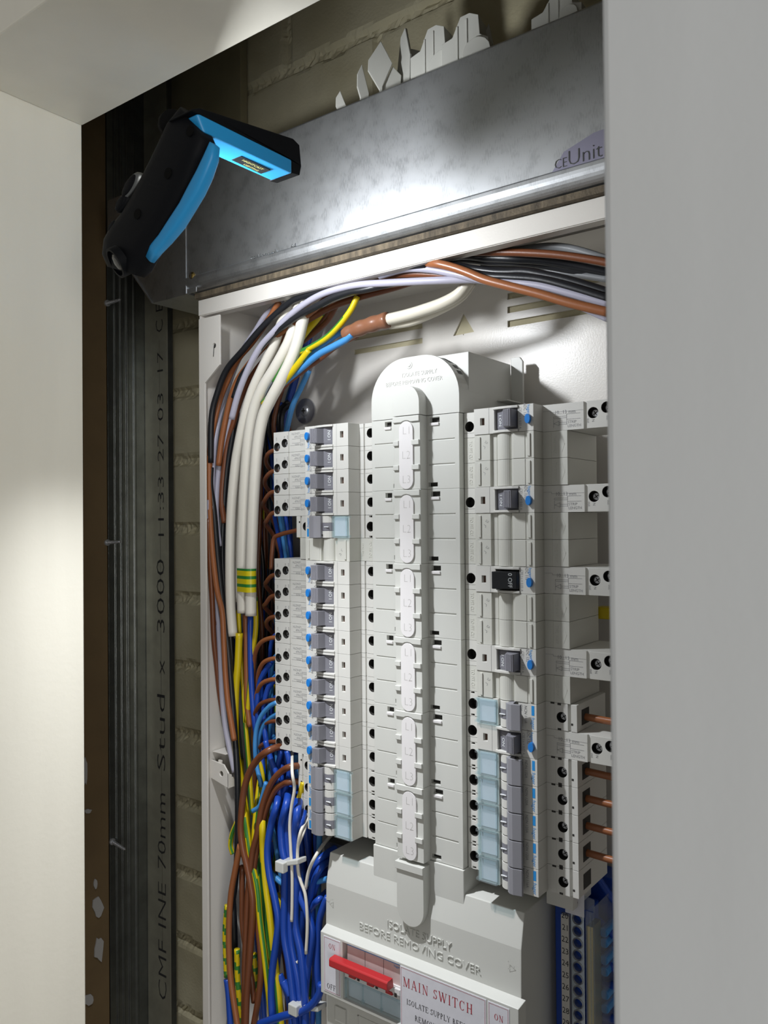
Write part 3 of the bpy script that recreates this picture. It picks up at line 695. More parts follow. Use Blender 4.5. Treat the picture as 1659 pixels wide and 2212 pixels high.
def make_mcb():
    root = empty('miniature_circuit_breaker', (0, 0, 0))
    segs = [(39.2, 48.8, 13, [(circ(44.2, 0, 3.7, 18), 7, 1, 1), (rect(42.6, 45.4, 7.0, 8.4), 2, 0, 1), (rect(42.6, 45.4, -8.4, -7.0), 2, 0, 1)]), (49.0, 50.0, 14.4, []), (50.2, 54.2, 13, []),
            (54.8, 70.6, 1.0, []), (70.8, 85.6, 3.5, []), (85.8, 98.8, 0, []),
            (99.0, 105.2, 13, []), (105.6, 114.4, 12.6, [(circ(110.0, -.3, 3.4, 18), 5, 1, 1)]), (114.6, 116.2, 14.4, []), (116.4, 120.4, 12.8, [])]
    mb = body(segs, 39.2, 120.4)
    screwhole(mb, 110.0, -.3, 12.6, 3.3)
    mb.box(102.2, 105.0, 12.8, 14, 7.6, 8.8, 1); mb.box(107.2, 109.8, 12.5, 13.5, 7.3, 8.7, 1); mb.box(107.2, 109.8, 12.5, 13.5, -8.7, -7.3, 1); mb.box(116.4, 117.8, 12.6, 13.5, -4.6, -3.2, 1)
    mb.box(120.2, 120.6, 20, 32, -5.5, 4.5, 1)
    mb.build('case', ['dev', 'hole', 'screw'], root, bevel=.4)
    # rocker drum with its grey indicator
    mb = MB(); pr = [(70.9, 5)]+[(77.4-6.0*math.cos(a), 4-6.2*math.sin(a)) for a in [math.pi*i/10 for i in range(11)]]+[(84, 5)]
    mb.prism(pr, 'Z', -8.4, -3.2, 0); mb.prism(pr, 'Z', 3.2, 8.4, 0); mb.prism(pr, 'Z', -3.1, 3.1, 1)
    mb.box(73.2, 77.6, -2.55, -1.6, -.35, .35, 2); mb.box(79, 81.4, -3.2, .5, 5.6, 7.2, 3)
    mb.build('rocker', ['dev', 'grey', 'inkw', 'hole'], root, bevel=.15)
    MB().prism([(79.6, 1.0), (79.2, -4.4), (81.4, -6.4), (84.2, -6.9), (90.0, -5.6), (90.4, -4.2), (85.2, -5.0), (83.6, -2.0), (83.2, 2.0)], 'Z', -8.45, 8.45).build('toggle', 'greyl', root, bevel=.3)
    fl = MB(); fl.box(55.4, 70.2, -1.0, -.2, -8.1, 8.1)
    fl.box(55.4, 56.4, -1.9, .9, -8.1, 8.1); fl.box(69.2, 70.2, -1.9, .9, -8.1, 8.1); fl.box(56.4, 69.2, -1.9, .9, 7.2, 8.1); fl.box(56.4, 69.2, -1.9, .9, -8.1, -7.2)
    fl.box(53.8, 55.2, -1.6, 1.6, 6.4, 8.2); fl.box(53.8, 55.2, -1.6, 1.6, -8.2, -6.4)
    fl.build('label_flap', 'clearb', root, bevel=.3)['label'] = 'translucent pale blue hinged label flap'
    MB().box(57, 69, .5, .9, -7, 7).build('label_card', 'paper', root)
    return root
def mcb_print(root, txt, txt2):
    mb = MB(); y = -.1
    mb.text(txt, 2.7, (90.2, y, 1.5), CWA, CWU, align='c', sx=.9); mb.text(txt2, 2.4, (87.2, y, 5.6), CWA, CWU, align='c')
    mb.quad(95.2, 97.2, y, 1.4, 7.6, 1)
    mb.text(':hager', 3.6, (95.1, y, -3.4), CWA, CWU, mi=1, align='c', sx=.92)
    return mb.build('printed_markings', ['ink', 'inkb'], root)
def make_blank():
    root = empty('blanking_cover', (0, 0, 0))
    segs = [(39.2, 54.2, 13, []), (54.8, 66.6, .6, []), (66.8, 70.6, 2.6, []), (70.8, 82.6, 3.2, []), (82.8, 98.8, 0, []),
            (99.0, 104.8, 13, []), (105.2, 116.2, 12.4, [])]
    mb = body(segs, 39.2, 116.2)
    mb.prism([(70.9, 4)]+[(76.7-5.7*math.cos(a), 3.2-4.0*math.sin(a)) for a in [math.pi*i/12 for i in range(13)]]+[(82.5, 4)], 'Z', -VH, VH)
    mb.box(57.6, 59.4, -.2, .8, -7.4, 7.2); mb.box(94.4, 96.4, -.8, .4, -7.4, 7.2); mb.box(84.2, 92.6, -.35, .1, -8.4, 8.4)
    mb.build('case', ['blank', 'hole'], root, bevel=.4)
    mb = MB()
    mb.text('TO FIT CU', 3.5, (43.2, 12.95, 0), CWA, CWU, ext=.14, off=-.01, sx=.78); mb.text('THIS WAY', 2.8, (50.8, 12.95, 0), CWA, CWU, ext=.12, sx=.8)
    mb.build('embossed_text', 'blank', root); mb = MB()
    mb.text('THIS WAY', 3.0, (106.6, 12.35, 0), CWA, CWU, ext=.12, sx=.85)
    mb.line([(112.2, 12.3, 5.2), (114.2, 12.3, 0), (112.2, 12.3, -5.2)], .3)
    mb.build('embossed_text', 'blank', root)
    return root
P_ON, P_OFF, P_MCB, P_BL = make_rcbo('on'), make_rcbo('off'), make_mcb(), make_blank()
used = set()
def place(proto, side, i):
    o = proto if proto.name not in used else copy_tree(proto); used.add(proto.name)
    if proto == P_MCB:
        for c in kids(o):
            if c.name.startswith('printed_markings'): bpy.data.objects.remove(c)
    o.location = (CX/1000, 0, row_z(i)/1000); o.rotation_euler = (0, math.pi if side == 'L' else 0, 0)
    return o
LEFT = ['R']*4+['M', 'B']+['R']*9+['M']*3
RIGHT = ['R', 'B', 'B', 'R', 'B', 'B', 'F', 'B', 'B', 'R', 'B', 'M', 'R', 'M', 'M', 'M', 'M', 'M']
MCBTXT = {11: ('NCN 116A', 'C16'), 13: ('NDN 132A', 'D32'), 14: ('NDN 120A', 'D20'), 15: ('NDN 120A', 'D20'), 16: ('NDN 120A', 'D20'), 17: ('NDN 116A', 'D16')}
for side, lst in (('L', LEFT), ('R', RIGHT)):
    sn = 'left' if side == 'L' else 'right'
    for i, k in enumerate(lst):
        pos = f'{ORD[i]} way down the {sn}-hand bank'
        if k in 'RF':
            o = place(P_ON if k == 'R' else P_OFF, side, i)
            tag(o, (f'white breaker with blue test button and grey lever ON, {pos}' if k == 'R' else f'breaker with black lever switched to OFF, {pos}'), 'circuit breaker', f'breakers with blue test buttons on the {sn}')
        elif k == 'M':
            o = place(P_MCB, side, i)
            mcb_print(o, *(MCBTXT.get(i, ('NBN 116A', 'B16')) if side == 'R' else ('NBN 132A', 'B32')))
            tag(o, f'narrow breaker with clear blue flap and wide grey lever, {pos}', 'circuit breaker', f'breakers with clear blue flaps on the {sn}')
        else:
            o = place(P_BL, side, i)
            if side == 'L': MB().text('a r', 5.0, (62.0, .5, 2.5), (-.5, 0, -.85), (.85, 0, -.5), off=-.02).build('pencil_mark', 'ink', o)
            tag(o, f'plain white blanking module without lever, {pos}', 'blanking module', f'blanking modules in the {sn}-hand bank')

# ================================================================== INCOMER COVER AND MAIN SWITCH
ic = empty('incomer_cover', (CX, 40, 1060))
tag(ic, 'large grey-white plastic cover with embossed warning below the busbar column', 'cover')
prof = [(8, 1243), (3.2, 1221), (2.4, 1189.5), (2.4, 1188.8), (2.4, 1060), (88, 1060), (88, 1243)]
world_part(MB().prism(prof, 'X', CX-83, CX+84.5), 'hood', 'cover', ic, bevel=.6)
mb = MB().box(CX-39.2, CX+39.2, 6.6, 50, 1212, 1259.6)
world_part(mb, 'tongue', 'cover', ic, bevel=.5)
pts = [(CX+11.5*math.cos(a), 1226+12.5*math.sin(a)) for a in [math.pi+math.pi*i/16 for i in range(17)]]
mb = MB().prism([(CX-11.5, 1257)]+pts+[(CX+11.5, 1257)], 'Y', -2, 8); mb.box(CX-12, CX+11.8, -3.4, 2, 1252.4, 1257.6)
world_part(mb, 'spine_end', 'cover', ic, bevel=.7, seg=3)
mb = MB()
mb.text('ISOLATE SUPPLY', 7.6, (CX+3.6, 2.45, 1204.6), (1, 0, 0), (0, 0, 1), ext=.4, off=-.014, sx=1.0)
mb.text('BEFORE REMOVING COVER', 7.6, (CX+2.2, 2.35, 1195.6), (1, 0, 0), (0, 0, 1), ext=.4, off=-.014, sx=1.12)
world_part(mb, 'embossed_text', 'cover', ic)
mb = MB(); mb.line([(-407.5, 2.0, 1210.2), (-407.5, 2.0, 1205.6), (-411, 2.0, 1207.9)], .35, close=True); mb.line([(-415, 2.0, 1210), (-411.6, 2.0, 1208.9)], .4)
world_part(mb, 'pointer_mark', 'cover', ic)
mb = MB(); mb.line([(-256.5, 2.0, 1211.4), (-256.5, 2.0, 1206.6), (-252.2, 2.0, 1209)], .35, close=True)
world_part(mb, 'pointer_mark', 'cover', ic, bevel=0)
# switch surround
fx0, fx1, fz0, fz1, FY = CX-81.5, CX+86.5, 1141.5, 1187.6, -5.5
hole = (rect(-391.8, -338.6, 1143.6, 1185.8), 26, 0, 1)
mb = MB().plate(rect(fx0, fx1, fz0, fz1), [hole], FY)
n0, n1 = rect(fx0, fx1, fz0, fz1), rect(fx0-.8, fx1+1.2, 1139.8, 1190.2)
mb.add([(a, FY, b) for a, b in n0]+[(a, 2.4, b) for a, b in n1], [(i, (i+1) % 4, (i+1) % 4+4, i+4) for i in range(4)])
world_part(mb, 'switch_surround', ['cover', 'hole'], ic, bevel=.35)
mb = MB(); mb.box(-405, -395, .9, 2.2, 1120, 1131); mb.box(CX-52, CX-51, 1.8, 2.4, 1062, 1131); mb.box(-383.6, -340, 1.8, 2.4, 1130.4, 1131)
world_part(mb, 'panel_ribs', 'cover', ic)
def paper(name, x0, x1, z0, z1, label):
    r_ = empty(name, ((x0+x1)/2, FY, z0)); tag(r_, label, 'label')
    world_part(MB().box(x0, x1, FY-.3, FY-.02, z0, z1), 'sheet', 'paper', r_)
    mb = MB(); i = .9; mb.line([(x0+i, FY-.36, z0+i), (x1-i, FY-.36, z0+i), (x1-i, FY-.36, z1-i), (x0+i, FY-.36, z1-i)], .22, close=True)
    return r_, mb
A, U = (1, 0, 0), (0, 0, 1)
r_, mb = paper('switch_label', -410.2, -393.6, 1144.2, 1185.6, 'white ON and OFF label with thin red border left of the red switch bar')
mb.serif('ON', 4.0, (-405.2, FY-.4, 1177.4), A, U, align='l'); mb.serif('OFF', 4.0, (-407.2, FY-.4, 1147.0), A, U, mi=1, align='l')
world_part(mb, 'printed_text', ['inkr', 'inkd'], r_)
r_, mb = paper('main_switch_label', -338.4, -269.0, 1142.4, 1185.8, 'white MAIN SWITCH warning label with red heading beside the red switch bar')
mb.serif('MAIN SWITCH', 6.6, (-336.2, FY-.4, 1172.4), A, U, sp=.10)
mb.serif('ISOLATE SUPPLY BEFORE', 3.9, (-333.2, FY-.4, 1160.6), A, U, mi=1, sp=.02); mb.serif('REMOVING COVER', 3.9, (-326.2, FY-.4, 1151.6), A, U, mi=1, sp=.04)
world_part(mb, 'printed_text', ['inkr', 'inkd'], r_)
r_, mb = paper('small_switch_label', -267.6, -252.0, 1143.4, 1185.6, 'small ON label with red border at the right end of the surround')
mb.serif('ON', 4.2, (-263.2, FY-.4, 1175.2), A, U); mb.serif('OFF', 4.0, (-265, FY-.4, 1146.6), A, U, mi=1)
world_part(mb, 'printed_text', ['inkr', 'inkd'], r_)

ms = empty('main_switch', (-365, 10, 1143)); tag(ms, 'three-pole main switch with red handle bar in the cover opening', 'switch')
mb = MB(); mb.box(-389.5, -338.9, 1.4, 20, 1163, 1185.2, 0); mb.box(-389.5, -338.9, 1.1, 2, 1183.6, 1185.2, 1)
for k in (1, 2): mb.box(-389.5+17*k-.12, -389.5+17*k+.12, 1.2, 1.5, 1163, 1183.4, 2)
mb.text('hager', 2.4, (-343.5, 1.25, 1181.2), A, U, mi=1, align='c')
mb.box(-391, -338.9, .2, 20, 1159.8, 1169, 3)
world_part(mb, 'case', ['pink', 'inkb', 'inkd', 'label'], ms, bevel=.2)
mb = MB()
for k in range(3):
    x = -389.0+17*k; mb.box(x, x+16, -1.6, 2, 1163.6, 1168, 0); mb.box(x+3.5, x+9.5, -2.2, 0, 1162.2, 1164.6, 1); mb.box(x+11.2, x+13.4, -1.9, -1.2, 1162.0, 1165.0, 2)
world_part(mb, 'rocker', ['label', 'red', 'hole'], ms, bevel=.3)
mb = MB(); mb.prism([(-8.2, 1168.4), (-9.4, 1169.6), (-9.4, 1174.2), (-8.4, 1175.2), (-2.4, 1175.2), (-1.2, 1168.4)], 'X', -398.5, -344.5)
world_part(mb, 'handle_bar', 'red', ms, bevel=.35)['label'] = 'long red handle bar'
mb = MB(); mb.box(-391, -338.8, .2, 1.2, 1144.4, 1159.6); mb.box(-391, -338.8, -.6, 1.4, 1158.4, 1159.8); mb.box(-391, -390, -.6, 1.4, 1144.4, 1159); 
for x in (-374, -357): mb.box(x-.3, x+.3, -.5, 1.2, 1145, 1159); mb.box(x-1.3, x+1.3, -.8, 1.2, 1146, 1148)
world_part(mb, 'label_flap', 'clearb', ms, bevel=.2)
world_part(MB().box(-390.4, -339.2, 4, 20, 1144, 1159.4), 'label_card', 'paper', ms)

ms.location.y -= .004
# ================================================================== NEUTRAL BAR (lower right)
nb = empty('neutral_bar', (-232, 55, 990)); tag(nb, 'numbered neutral terminal bar under clear cover below the right-hand breakers', 'terminal bar')
YN = 45.0
xa, xb_, xc, xd = P(1214, 2100, YN).x, P(1231, 2100, YN).x, P(1236, 2100, YN).x, P(1264, 2100, YN).x
zt_ = P(1240, 1950, YN).z
world_part(MB().box(xa-6, xd+1, YN+3, YN+22, 960, zt_-4), 'carrier', 'c_blue', nb, bevel=.4)
world_part(MB().box(xa, xb_, YN-1, YN+3, 960, zt_-10), 'number_strip', 'encl', nb, bevel=.2)
mb = MB(); zz0 = P(1221, 1976, YN).z
for k in range(20): mb.text(str(20+k), 5.6, ((xa+xb_)/2, YN-1.1, zz0-8.02*k-2.0), A, U, align='c', sx=.92)
world_part(mb, 'printed_numbers', 'inkd', nb)
cx_ = (xc+xd)/2; hs = []
z1_ = P(1250, 1985, YN).z
for k in range(30):
    zc2 = z1_-8.02*k
    if zc2 > 970: hs.append((circ(cx_, zc2, 3.3, 16), 7, 0, 1))
mb = MB().plate(rect(xc, xd, 962, zt_-6), hs, YN-1); mb.box(xc, xd, YN+8, YN+9, 962, zt_-6)
for h in hs:
    pts = h[0]; zc2 = sum(p[1] for p in pts)/len(pts)
    n = 16; mb.add([(cx_+3.9*math.cos(2*math.pi*i/n), YN-1, zc2+3.9*math.sin(2*math.pi*i/n)) for i in range(n)]+[(cx_+3.4*math.cos(2*math.pi*i/n), YN-2.2, zc2+3.4*math.sin(2*math.pi*i/n)) for i in range(n)]+[(cx_+2.8*math.cos(2*math.pi*i/n), YN-1, zc2+2.8*math.sin(2*math.pi*i/n)) for i in range(n)],
           [(i, (i+1) % n, (i+1) % n+n, i+n) for i in range(n)]+[(i+n, (i+1) % n+n, (i+1) % n+2*n, i+2*n) for i in range(n)], 2)
world_part(mb, 'screw_cups', ['cupm', 'hole', 'screw'], nb)
mb = MB()
mb.box(xd+.2, xd+5, YN+2, YN+16, 962, zt_-14)
world_part(mb, 'brass_bar', 'brass', nb, bevel=.3)
mb = MB(); mb.box(xd+3, xd+9, YN-6, YN-5.2, 960, zt_); mb.box(xd+8.2, xd+9, YN-5, YN+26, 960, zt_+3); mb.prism([(xc-1, zt_), (xd+9, zt_), (xd+9, zt_+8), (xd+2, zt_+9), (xc+2, zt_+4)], 'Y', YN-5, YN-4)
mb.box(xd+6.4, xd+7.0, YN-7, YN-5, 960, zt_)
world_part(mb, 'clear_cover', 'clear', nb, bevel=.3)
q = P(1240, 1944, YN-8)
mb = MB(); mb.box(q.x-6.5, q.x+7, YN-8, YN-7.2, q.z-10, q.z+10, 0); mb.cyl((q.x, YN-8.4, q.z-1), 2.6, 'Y', .6, mi=1)
world_part(mb, 'end_clip', ['paper', 'slot'], nb, bevel=.3)
# pale carrier block under the last breaker and a blue terminal behind
mb = MB().box(P(1180, 1940, 30).x, P(1238, 1940, 30).x, 30, 60, P(1215, 1962, 30).z, P(1215, 1926, 30).z)
tag(mb.build('rail_end_block', 'dev', bevel=.6, loc=True), 'plain pale rail end block beneath the lowest right-hand breaker', 'end block')
mb = MB(); q0 = P(1196, 1950, 60)
mb.box(q0.x-2, q0.x+13, 60, 92, 960, q0.z); 
for k in range(7): mb.box(q0.x-1, q0.x+12, 58, 60.4, q0.z-20-k*26, q0.z-4-k*26)
tag(mb.build('neutral_block', 'c_blue', bevel=.6, loc=True), 'blue plastic neutral block behind the numbered strip', 'terminal block')
qz = P(1300, 1893, 76)
tag(MB().box(P(1268, 2000, 76).x, P(1345, 2000, 76).x, 76, 96, 962, qz.z).build('neutral_block', 'c_blue', bevel=.8, loc=True), 'tall dark blue block in the shade between clear cover and right stile', 'terminal block')
qy = P(1303, 1325, 62)
tag(MB().box(qy.x-6, qy.x+8, 62, 74, qy.z-4, qy.z+4).build('yellow_sleeve', 'c_yellow', bevel=.8, loc=True), 'small yellow plastic sleeve in the dark gap behind the switched-off breaker', 'sleeve')
# din rails under both banks
for s_, lab in ((-1, 'steel mounting rail hidden behind the left-hand breakers'), (1, 'steel mounting rail hidden behind the right-hand breakers')):
    mb = MB(); x0_, x1_ = sorted((CX+s_*60, CX+s_*95)); mb.box(x0_, x1_, 60.5, 67, 1250, 1578); mb.box(x0_+8, x1_-8, 67, YB-1.8, 1252, 1576)
    tag(mb.build('mounting_rail', 'steel_d', loc=True), lab, 'rail')
# grey block and bracket under the lowest left breaker
mb = MB(); qa, qb = P(700, 1815, 35), P(760, 1880, 35)
mb.box(qa.x, CX-60, 35, 58, qb.z, qa.z); mb.cyl((qa.x+8, 34.6, (qa.z+qb.z)/2), 4, 'Y', .8, mi=1)
tag(mb.build('cable_clamp', ['steel_d', 'hole'], bevel=.5, loc=True), 'small dark grey clamp block under the lowest left-hand breaker', 'clamp')

# ================================================================== TORCH
to = empty('inspection_torch', (-375, -178, 1655)); tag(to, 'black and cyan folding inspection torch hanging at the upper left of the opening', 'torch')
TYc = -178.0
def loft(secs, mi=0):
    mb = MB(); n = len(secs[0]); vs = [p for s_ in secs for p in s_]
    fs = [(i*n+k, i*n+(k+1) % n, (i+1)*n+(k+1) % n, (i+1)*n+k) for i in range(len(secs)-1) for k in range(n)]
    fs += [tuple(range(n-1, -1, -1)), tuple((len(secs)-1)*n+k for k in range(n))]
    mb.add(vs, fs, mi); return mb
def rr_sec(c, ax, half, dy, n=20, e=.55):
    out = []
    for k in range(n):
        a = 2*math.pi*k/n; ca, sa = math.cos(a), math.sin(a)
        out.append(c+ax*(math.copysign(abs(ca)**e, ca)*half)+Vector((0, 1, 0))*(math.copysign(abs(sa)**e, sa)*dy))
    return out
# black handle outline: left / right pixel edges down the handle
hl = [(398, 232, 452, 300), (372, 272, 458, 312), (350, 320, 440, 352), (325, 370, 425, 392), (300, 420, 405, 432), (275, 462, 380, 478), (250, 492, 355, 520), (236, 520, 335, 552), (232, 552, 318, 584), (240, 578, 305, 598)]
secs = []
for i, (xa_, ya2, xb2, yb2) in enumerate(hl):
    a, b = P(xa_, ya2, TYc), P(xb2, yb2, TYc); c = (a+b)/2; h = (b-a).length/2-1.4
    secs.append(rr_sec(c, (b-a).normalized(), h, [6, 8, 8, 8, 8, 8, 8, 8.5, 8, 6][i]))
world_part(loft(secs), 'handle', 'torch', to, smooth_=True)
# cyan edge strip
ed = [(458, 308, 470, 318), (446, 340, 466, 346), (432, 372, 452, 384), (414, 404, 436, 420), (396, 440, 414, 456), (372, 476, 392, 492), (350, 508, 366, 524), (330, 530, 344, 548), (318, 552, 330, 568)]
secs = []
for i, (xa_, ya2, xb2, yb2) in enumerate(ed):
    a, b = P(xa_, ya2, TYc-2), P(xb2, yb2, TYc-2); c = (a+b)/2
    secs.append(rr_sec(c, (b-a).normalized(), (b-a).length/2-.2, [2.5, 3.5, 4, 4, 4, 4, 3.5, 3, 2][i]))
world_part(loft(secs), 'edge_strip', 'torchb', to, smooth_=True)['label'] = 'cyan rubber strip along the handle edge'
# LED window on the side facing the board
a, b = P(400, 360, TYc), P(310, 520, TYc); c = (a+b)/2; d = (b-a).normalized(); sd = Vector((0, 1, 0)).cross(d)
LY = TYc+8.4
vs = [Vector((p.x, LY, p.z))+sd*s_*6 for p in (a, b) for s_ in (-1, 1)]; vs += [v+Vector((0, 1.0, 0)) for v in vs]
world_part(MB().add(vs, [(0, 1, 3, 2), (4, 5, 7, 6), (0, 1, 5, 4), (2, 3, 7, 6), (0, 2, 6, 4), (1, 3, 7, 5)]), 'led_window', 'led', to)
lo.location = LAMP_POS
# lens at the handle end
q = P(264, 562, TYc-5); ax = Vector((-.35, -.8, -.55)).normalized()
mb = MB(); mb.cyl(q, 9.0, ax, 5.0, n=32, mi=0, cap=False); mb.cyl(q, 7.4, ax, 3.2, n=32, mi=1); mb.cyl(q+ax*5, 9.0, ax, -.01, n=32, r2=7.5, cap=False)
mb.dome(q+ax*3.2, 5.4, ax, 1.6, n=24, mi=1)
world_part(mb, 'spot_lens', ['torch', 'lens'], to, smooth_=True)
# buttons along the back
for (x, y, rx_, rz_) in [(287, 402, 4.0, 9.5), (268, 440, 3.4, 6.5), (250, 490, 2.6, 5)]:
    q = P(x, y, TYc-4); dd = (P(330, 430, TYc)-P(285, 500, TYc)).normalized(); s2 = Vector((0, 1, 0)).cross(dd)
    ring = lambda k, h: [q+dd*(rz_*k*math.cos(t))+s2*(rx_*k*math.sin(t))*1.0+Vector((-.45, -.9, 0)).normalized()*h for t in [2*math.pi*i/20 for i in range(20)]]
    world_part(loft([ring(1, -4), ring(1, 1.2), ring(.85, 2.2)]), 'switch_button', 'steel_d' if rx_ == 4.0 else 'torch', to, smooth_=True)
    world_part(loft([ring(.82, 1.0), ring(.8, 2.6), ring(.6, 3.0)]), 'button_cap', 'torch', to, smooth_=True)
q = P(376, 268, TYc+2); world_part(MB().cyl(q, 8, (-.6, .3, .2), 7, n=20), 'pivot_knob', 'ink0', to, bevel=.8)
for (x, y) in [(410, 282), (362, 374), (296, 462)]:
    q = P(x, y, TYc-8.4); world_part(MB().cyl(q, 3.0, 'Y', .5, n=18), 'shaded_recess', 'ink0', to)  # flush black discs, the darkness of small recesses put into their colour
# head: a box reaching back towards the trunking
hx1 = P(470, 308, TYc+9).x; hx0 = hx1-20
def hp(x, y, X=hx1): return PX(x, y, X)
yb0, yb1 = hp(470, 308).y, hp(627, 362).y
zb_ = (hp(470, 308).z+hp(627, 362).z)/2; zt1 = hp(425, 228).z; zt2 = hp(640, 302).z; zm1, zm2 = hp(425, 258).z, hp(622, 338).z
zm1, zm2 = zb_+7.6, zb_+8.2
ye = yb1+9
yh = hp(428, 262).y
prof = [(yh+4, zb_-1), (yb1+2, zb_), (yb1+2, zm2), (yh-1, zm1)]
world_part(MB().prism(prof, 'X', hx0+3, hx1), 'head_shell', 'torchb', to, bevel=1.6, seg=3)['label'] = 'cyan lower shell of the folding head'
prof = [(yh-4, zm1+.1), (yb1+1.9, zm2+.1), (yb1+2.2, zb_+.6), (ye, zb_+1.6), (ye+1.5, zb_+8), (ye, zt2-2), (ye-6, zt2), (yh+2, zt1), (yh-4, zt1-3)]
world_part(MB().prism(prof, 'X', hx0, hx1-.4), 'head_cap', 'torch', to, bevel=1.8, seg=3)
ycn = (yb0+yb1)/2+6
mb = MB(); mb.box(hx0+6, hx0+14, ycn-12, ycn+12, zb_-.8, zb_+2, 0)
mb.text('NIGHTCAST', 3.0, (hx0+10.4, ycn, zb_-.9), (0, 1, 0), (1, 0, 0), mi=1, align='c'); mb.text('LIGHTING', 2.6, (hx0+7.0, ycn+2, zb_-.9), (0, 1, 0), (1, 0, 0), mi=1, align='c')
world_part(mb, 'logo_plate', ['black', mat('gold_print', (.55, .55, .2), .4)], to, bevel=0)
COL.objects.link(lso); lso.parent = to; lso.matrix_parent_inverse = Matrix.Translation(-to.location); lso.location = (LAMP_POS[0], LAMP_POS[1]+.002, LAMP_POS[2]-.012)
lso.rotation_euler = (Vector(SPOT_AIM)-lso.location).to_track_quat('-Z', 'Y').to_euler()
COL.objects.link(lo); lo.parent = to; lo.matrix_parent_inverse = Matrix.Translation(-to.location)
tgt = Vector((-.24, .10, 1.59)); dr = (tgt-Vector(LAMP_POS)).normalized()
lo.rotation_euler = dr.to_track_quat('-Z', 'Z').to_euler()

# ================================================================== CABLES
WALLX = -552.8
def wp(x, y, Y, r):
    p = P(x, y, Y)
    if p.x < WALLX+r and y > 640:
        q = PX(x, y, WALLX+r); p = q if q.y > -20 else P(x, y, max(q.y, 2))
    return p
def cable(path, col, r, Y, label, group=None, name='cable', cat='cable', yend=None):
    """path 'x,y x,y[,Y] ...'"""
    pts = []; L_ = [tuple(float(v) for v in s_.split(',')) for s_ in path.split()]
    for i, p in enumerate(L_): pts.append(wp(p[0], p[1], p[2] if len(p) > 2 else Y, r))
    mb = MB()
    if col == 'gy':
        ph = random.random()
        mb.tube(pts, r, 14, 0, sect=lambda a, i: 1 if ((a+ph+i*.004) % .5) < .17 else 0); mats = ['c_yellow', 'c_green']
    elif col == 'spiral': mb.tube(pts, r, 12, 0, sect=lambda a, i: 1 if ((a+i*.22) % 1) < .40 else 0); mats = ['c_yellow', 'c_green']
    else: mb.tube(pts, r, 10); mats = ['c_'+col]
    o = mb.build(name, mats, smooth_=True, loc=True)
    return tag(o, label, cat, group)
G1 = 'thick single cores looping over from the right'
TOP = [
 ('455,1000 457,903 469,850 490,798 525,756 560,714 595,679 630,651 665,638 717,622 770,598 840,580 920,572', 'black', 2.6, 6, 'outermost black core curving down the inside of the left flange'),
 ('453,1010 455,958 472,875 490,826 514,777 545,740 580,690 603,652', 'orange', 2.5, 14, 'brown core directly beneath the outermost black one at the upper left corner'),
 ('457,1100 460,1000 468,930 482,870 505,800 530,748 552,715 575,680 609,649', 'lilac', 2.5, 22, 'pale lilac core rising highest into the upper left corner of the board'),
 ('1320,690,16 1233,652,16 1165,626,16 1098,612,16 1040,604,14 945,606,8 840,611 770,616 717,628 679,644 644,667 616,691 592,716 562,750 537,795 515,850 500,905', 'lilac', 2.7, 5, 'lilac core sweeping in front over the white sheathed cables'),
 ('960,584,26 900,600,20 840,614,10 787,626 752,632 717,644 682,663 647,681 616,702 588,724 560,756 539,788 521,815 505,860', 'black', 2.6, 6, 'glossy black core just beneath the front lilac one'),
 ('960,590,30 880,608,24 800,622,16 717,640 680,668 647,693 616,712 588,732 560,760 535,790 514,820 500,855 490,895 479,950 472,1006', 'orange', 2.6, 12, 'orange-brown core running beneath the glossy black one'),
 ('930,596,36 850,622,28 770,644,20 717,663 665,691 620,718 588,758 553,800 528,842 514,880 504,915 493,950 484,1010 479,1080 485,1130', 'brown', 2.6, 18, 'dull brown core lying against the white sheathed cables'),
 ('930,560 996,546 1064,545 1131,546 1199,550 1266,559 1320,569', 'brown', 2.6, 14, 'brown core highest of the right-hand sweep under the top lip'),
 ('1070,545 1120,540 1165,534 1205,533 1250,541 1320,563', 'grey', 2.6, 24, 'grey core arching under the roof at the upper right'),
 ('850,560,24 890,562,14 925,568,6 946,570 979,578 1013,590 1047,604 1098,618 1165,635 1233,655 1320,676', 'orange', 3.0, 2, 'orange-brown core crossing in front of all others and falling to the right'),
 ('820,596 875,581 929,582 979,591 1030,602 1064,609 1098,610 1165,617 1233,634 1320,658', 'lilac', 2.7, 8, 'lilac core slipping behind the front brown one towards the right'),
 ('700,640 760,613 828,598 895,592 963,596 1013,603 1080,605 1131,608 1199,619 1320,646', 'brown', 2.6, 14, 'brown core second from the bottom of the sweep towards the right'),
 ('960,570 1013,580 1064,587 1098,588 1131,587 1165,592 1233,607 1320,634', 'black', 3.0, 12, 'upper of two thick black cores falling to the right'),
 ('970,580 1013,590 1060,597 1098,599 1165,604 1233,621 1320,648', 'black', 3.0, 8, 'lower of two thick black cores falling to the right'),
 ('1040,578 1125,581 1182,585 1233,591 1320,604', 'grey', 2.4, 40, 'dull grey core seen in the gap at upper right behind the black pair'),
 ('840,582 900,568 949,559 996,552 1050,556 1110,559 1165,562,26 1230,572,34 1320,590,40', 'black', 3.0, 20, 'flattened black core tucked below the top lip at the middle'),
 ('880,582 940,566 1000,561 1060,566 1120,567 1180,574,34 1320,600,44', 'black', 2.6, 26, 'thin black core half hidden behind the middle of the sweep'),
]
for p_, c_, r_, y_, l_ in TOP: cable(p_, c_, r_, y_, l_, G1)
G2 = 'white sheathed cables down the left side'
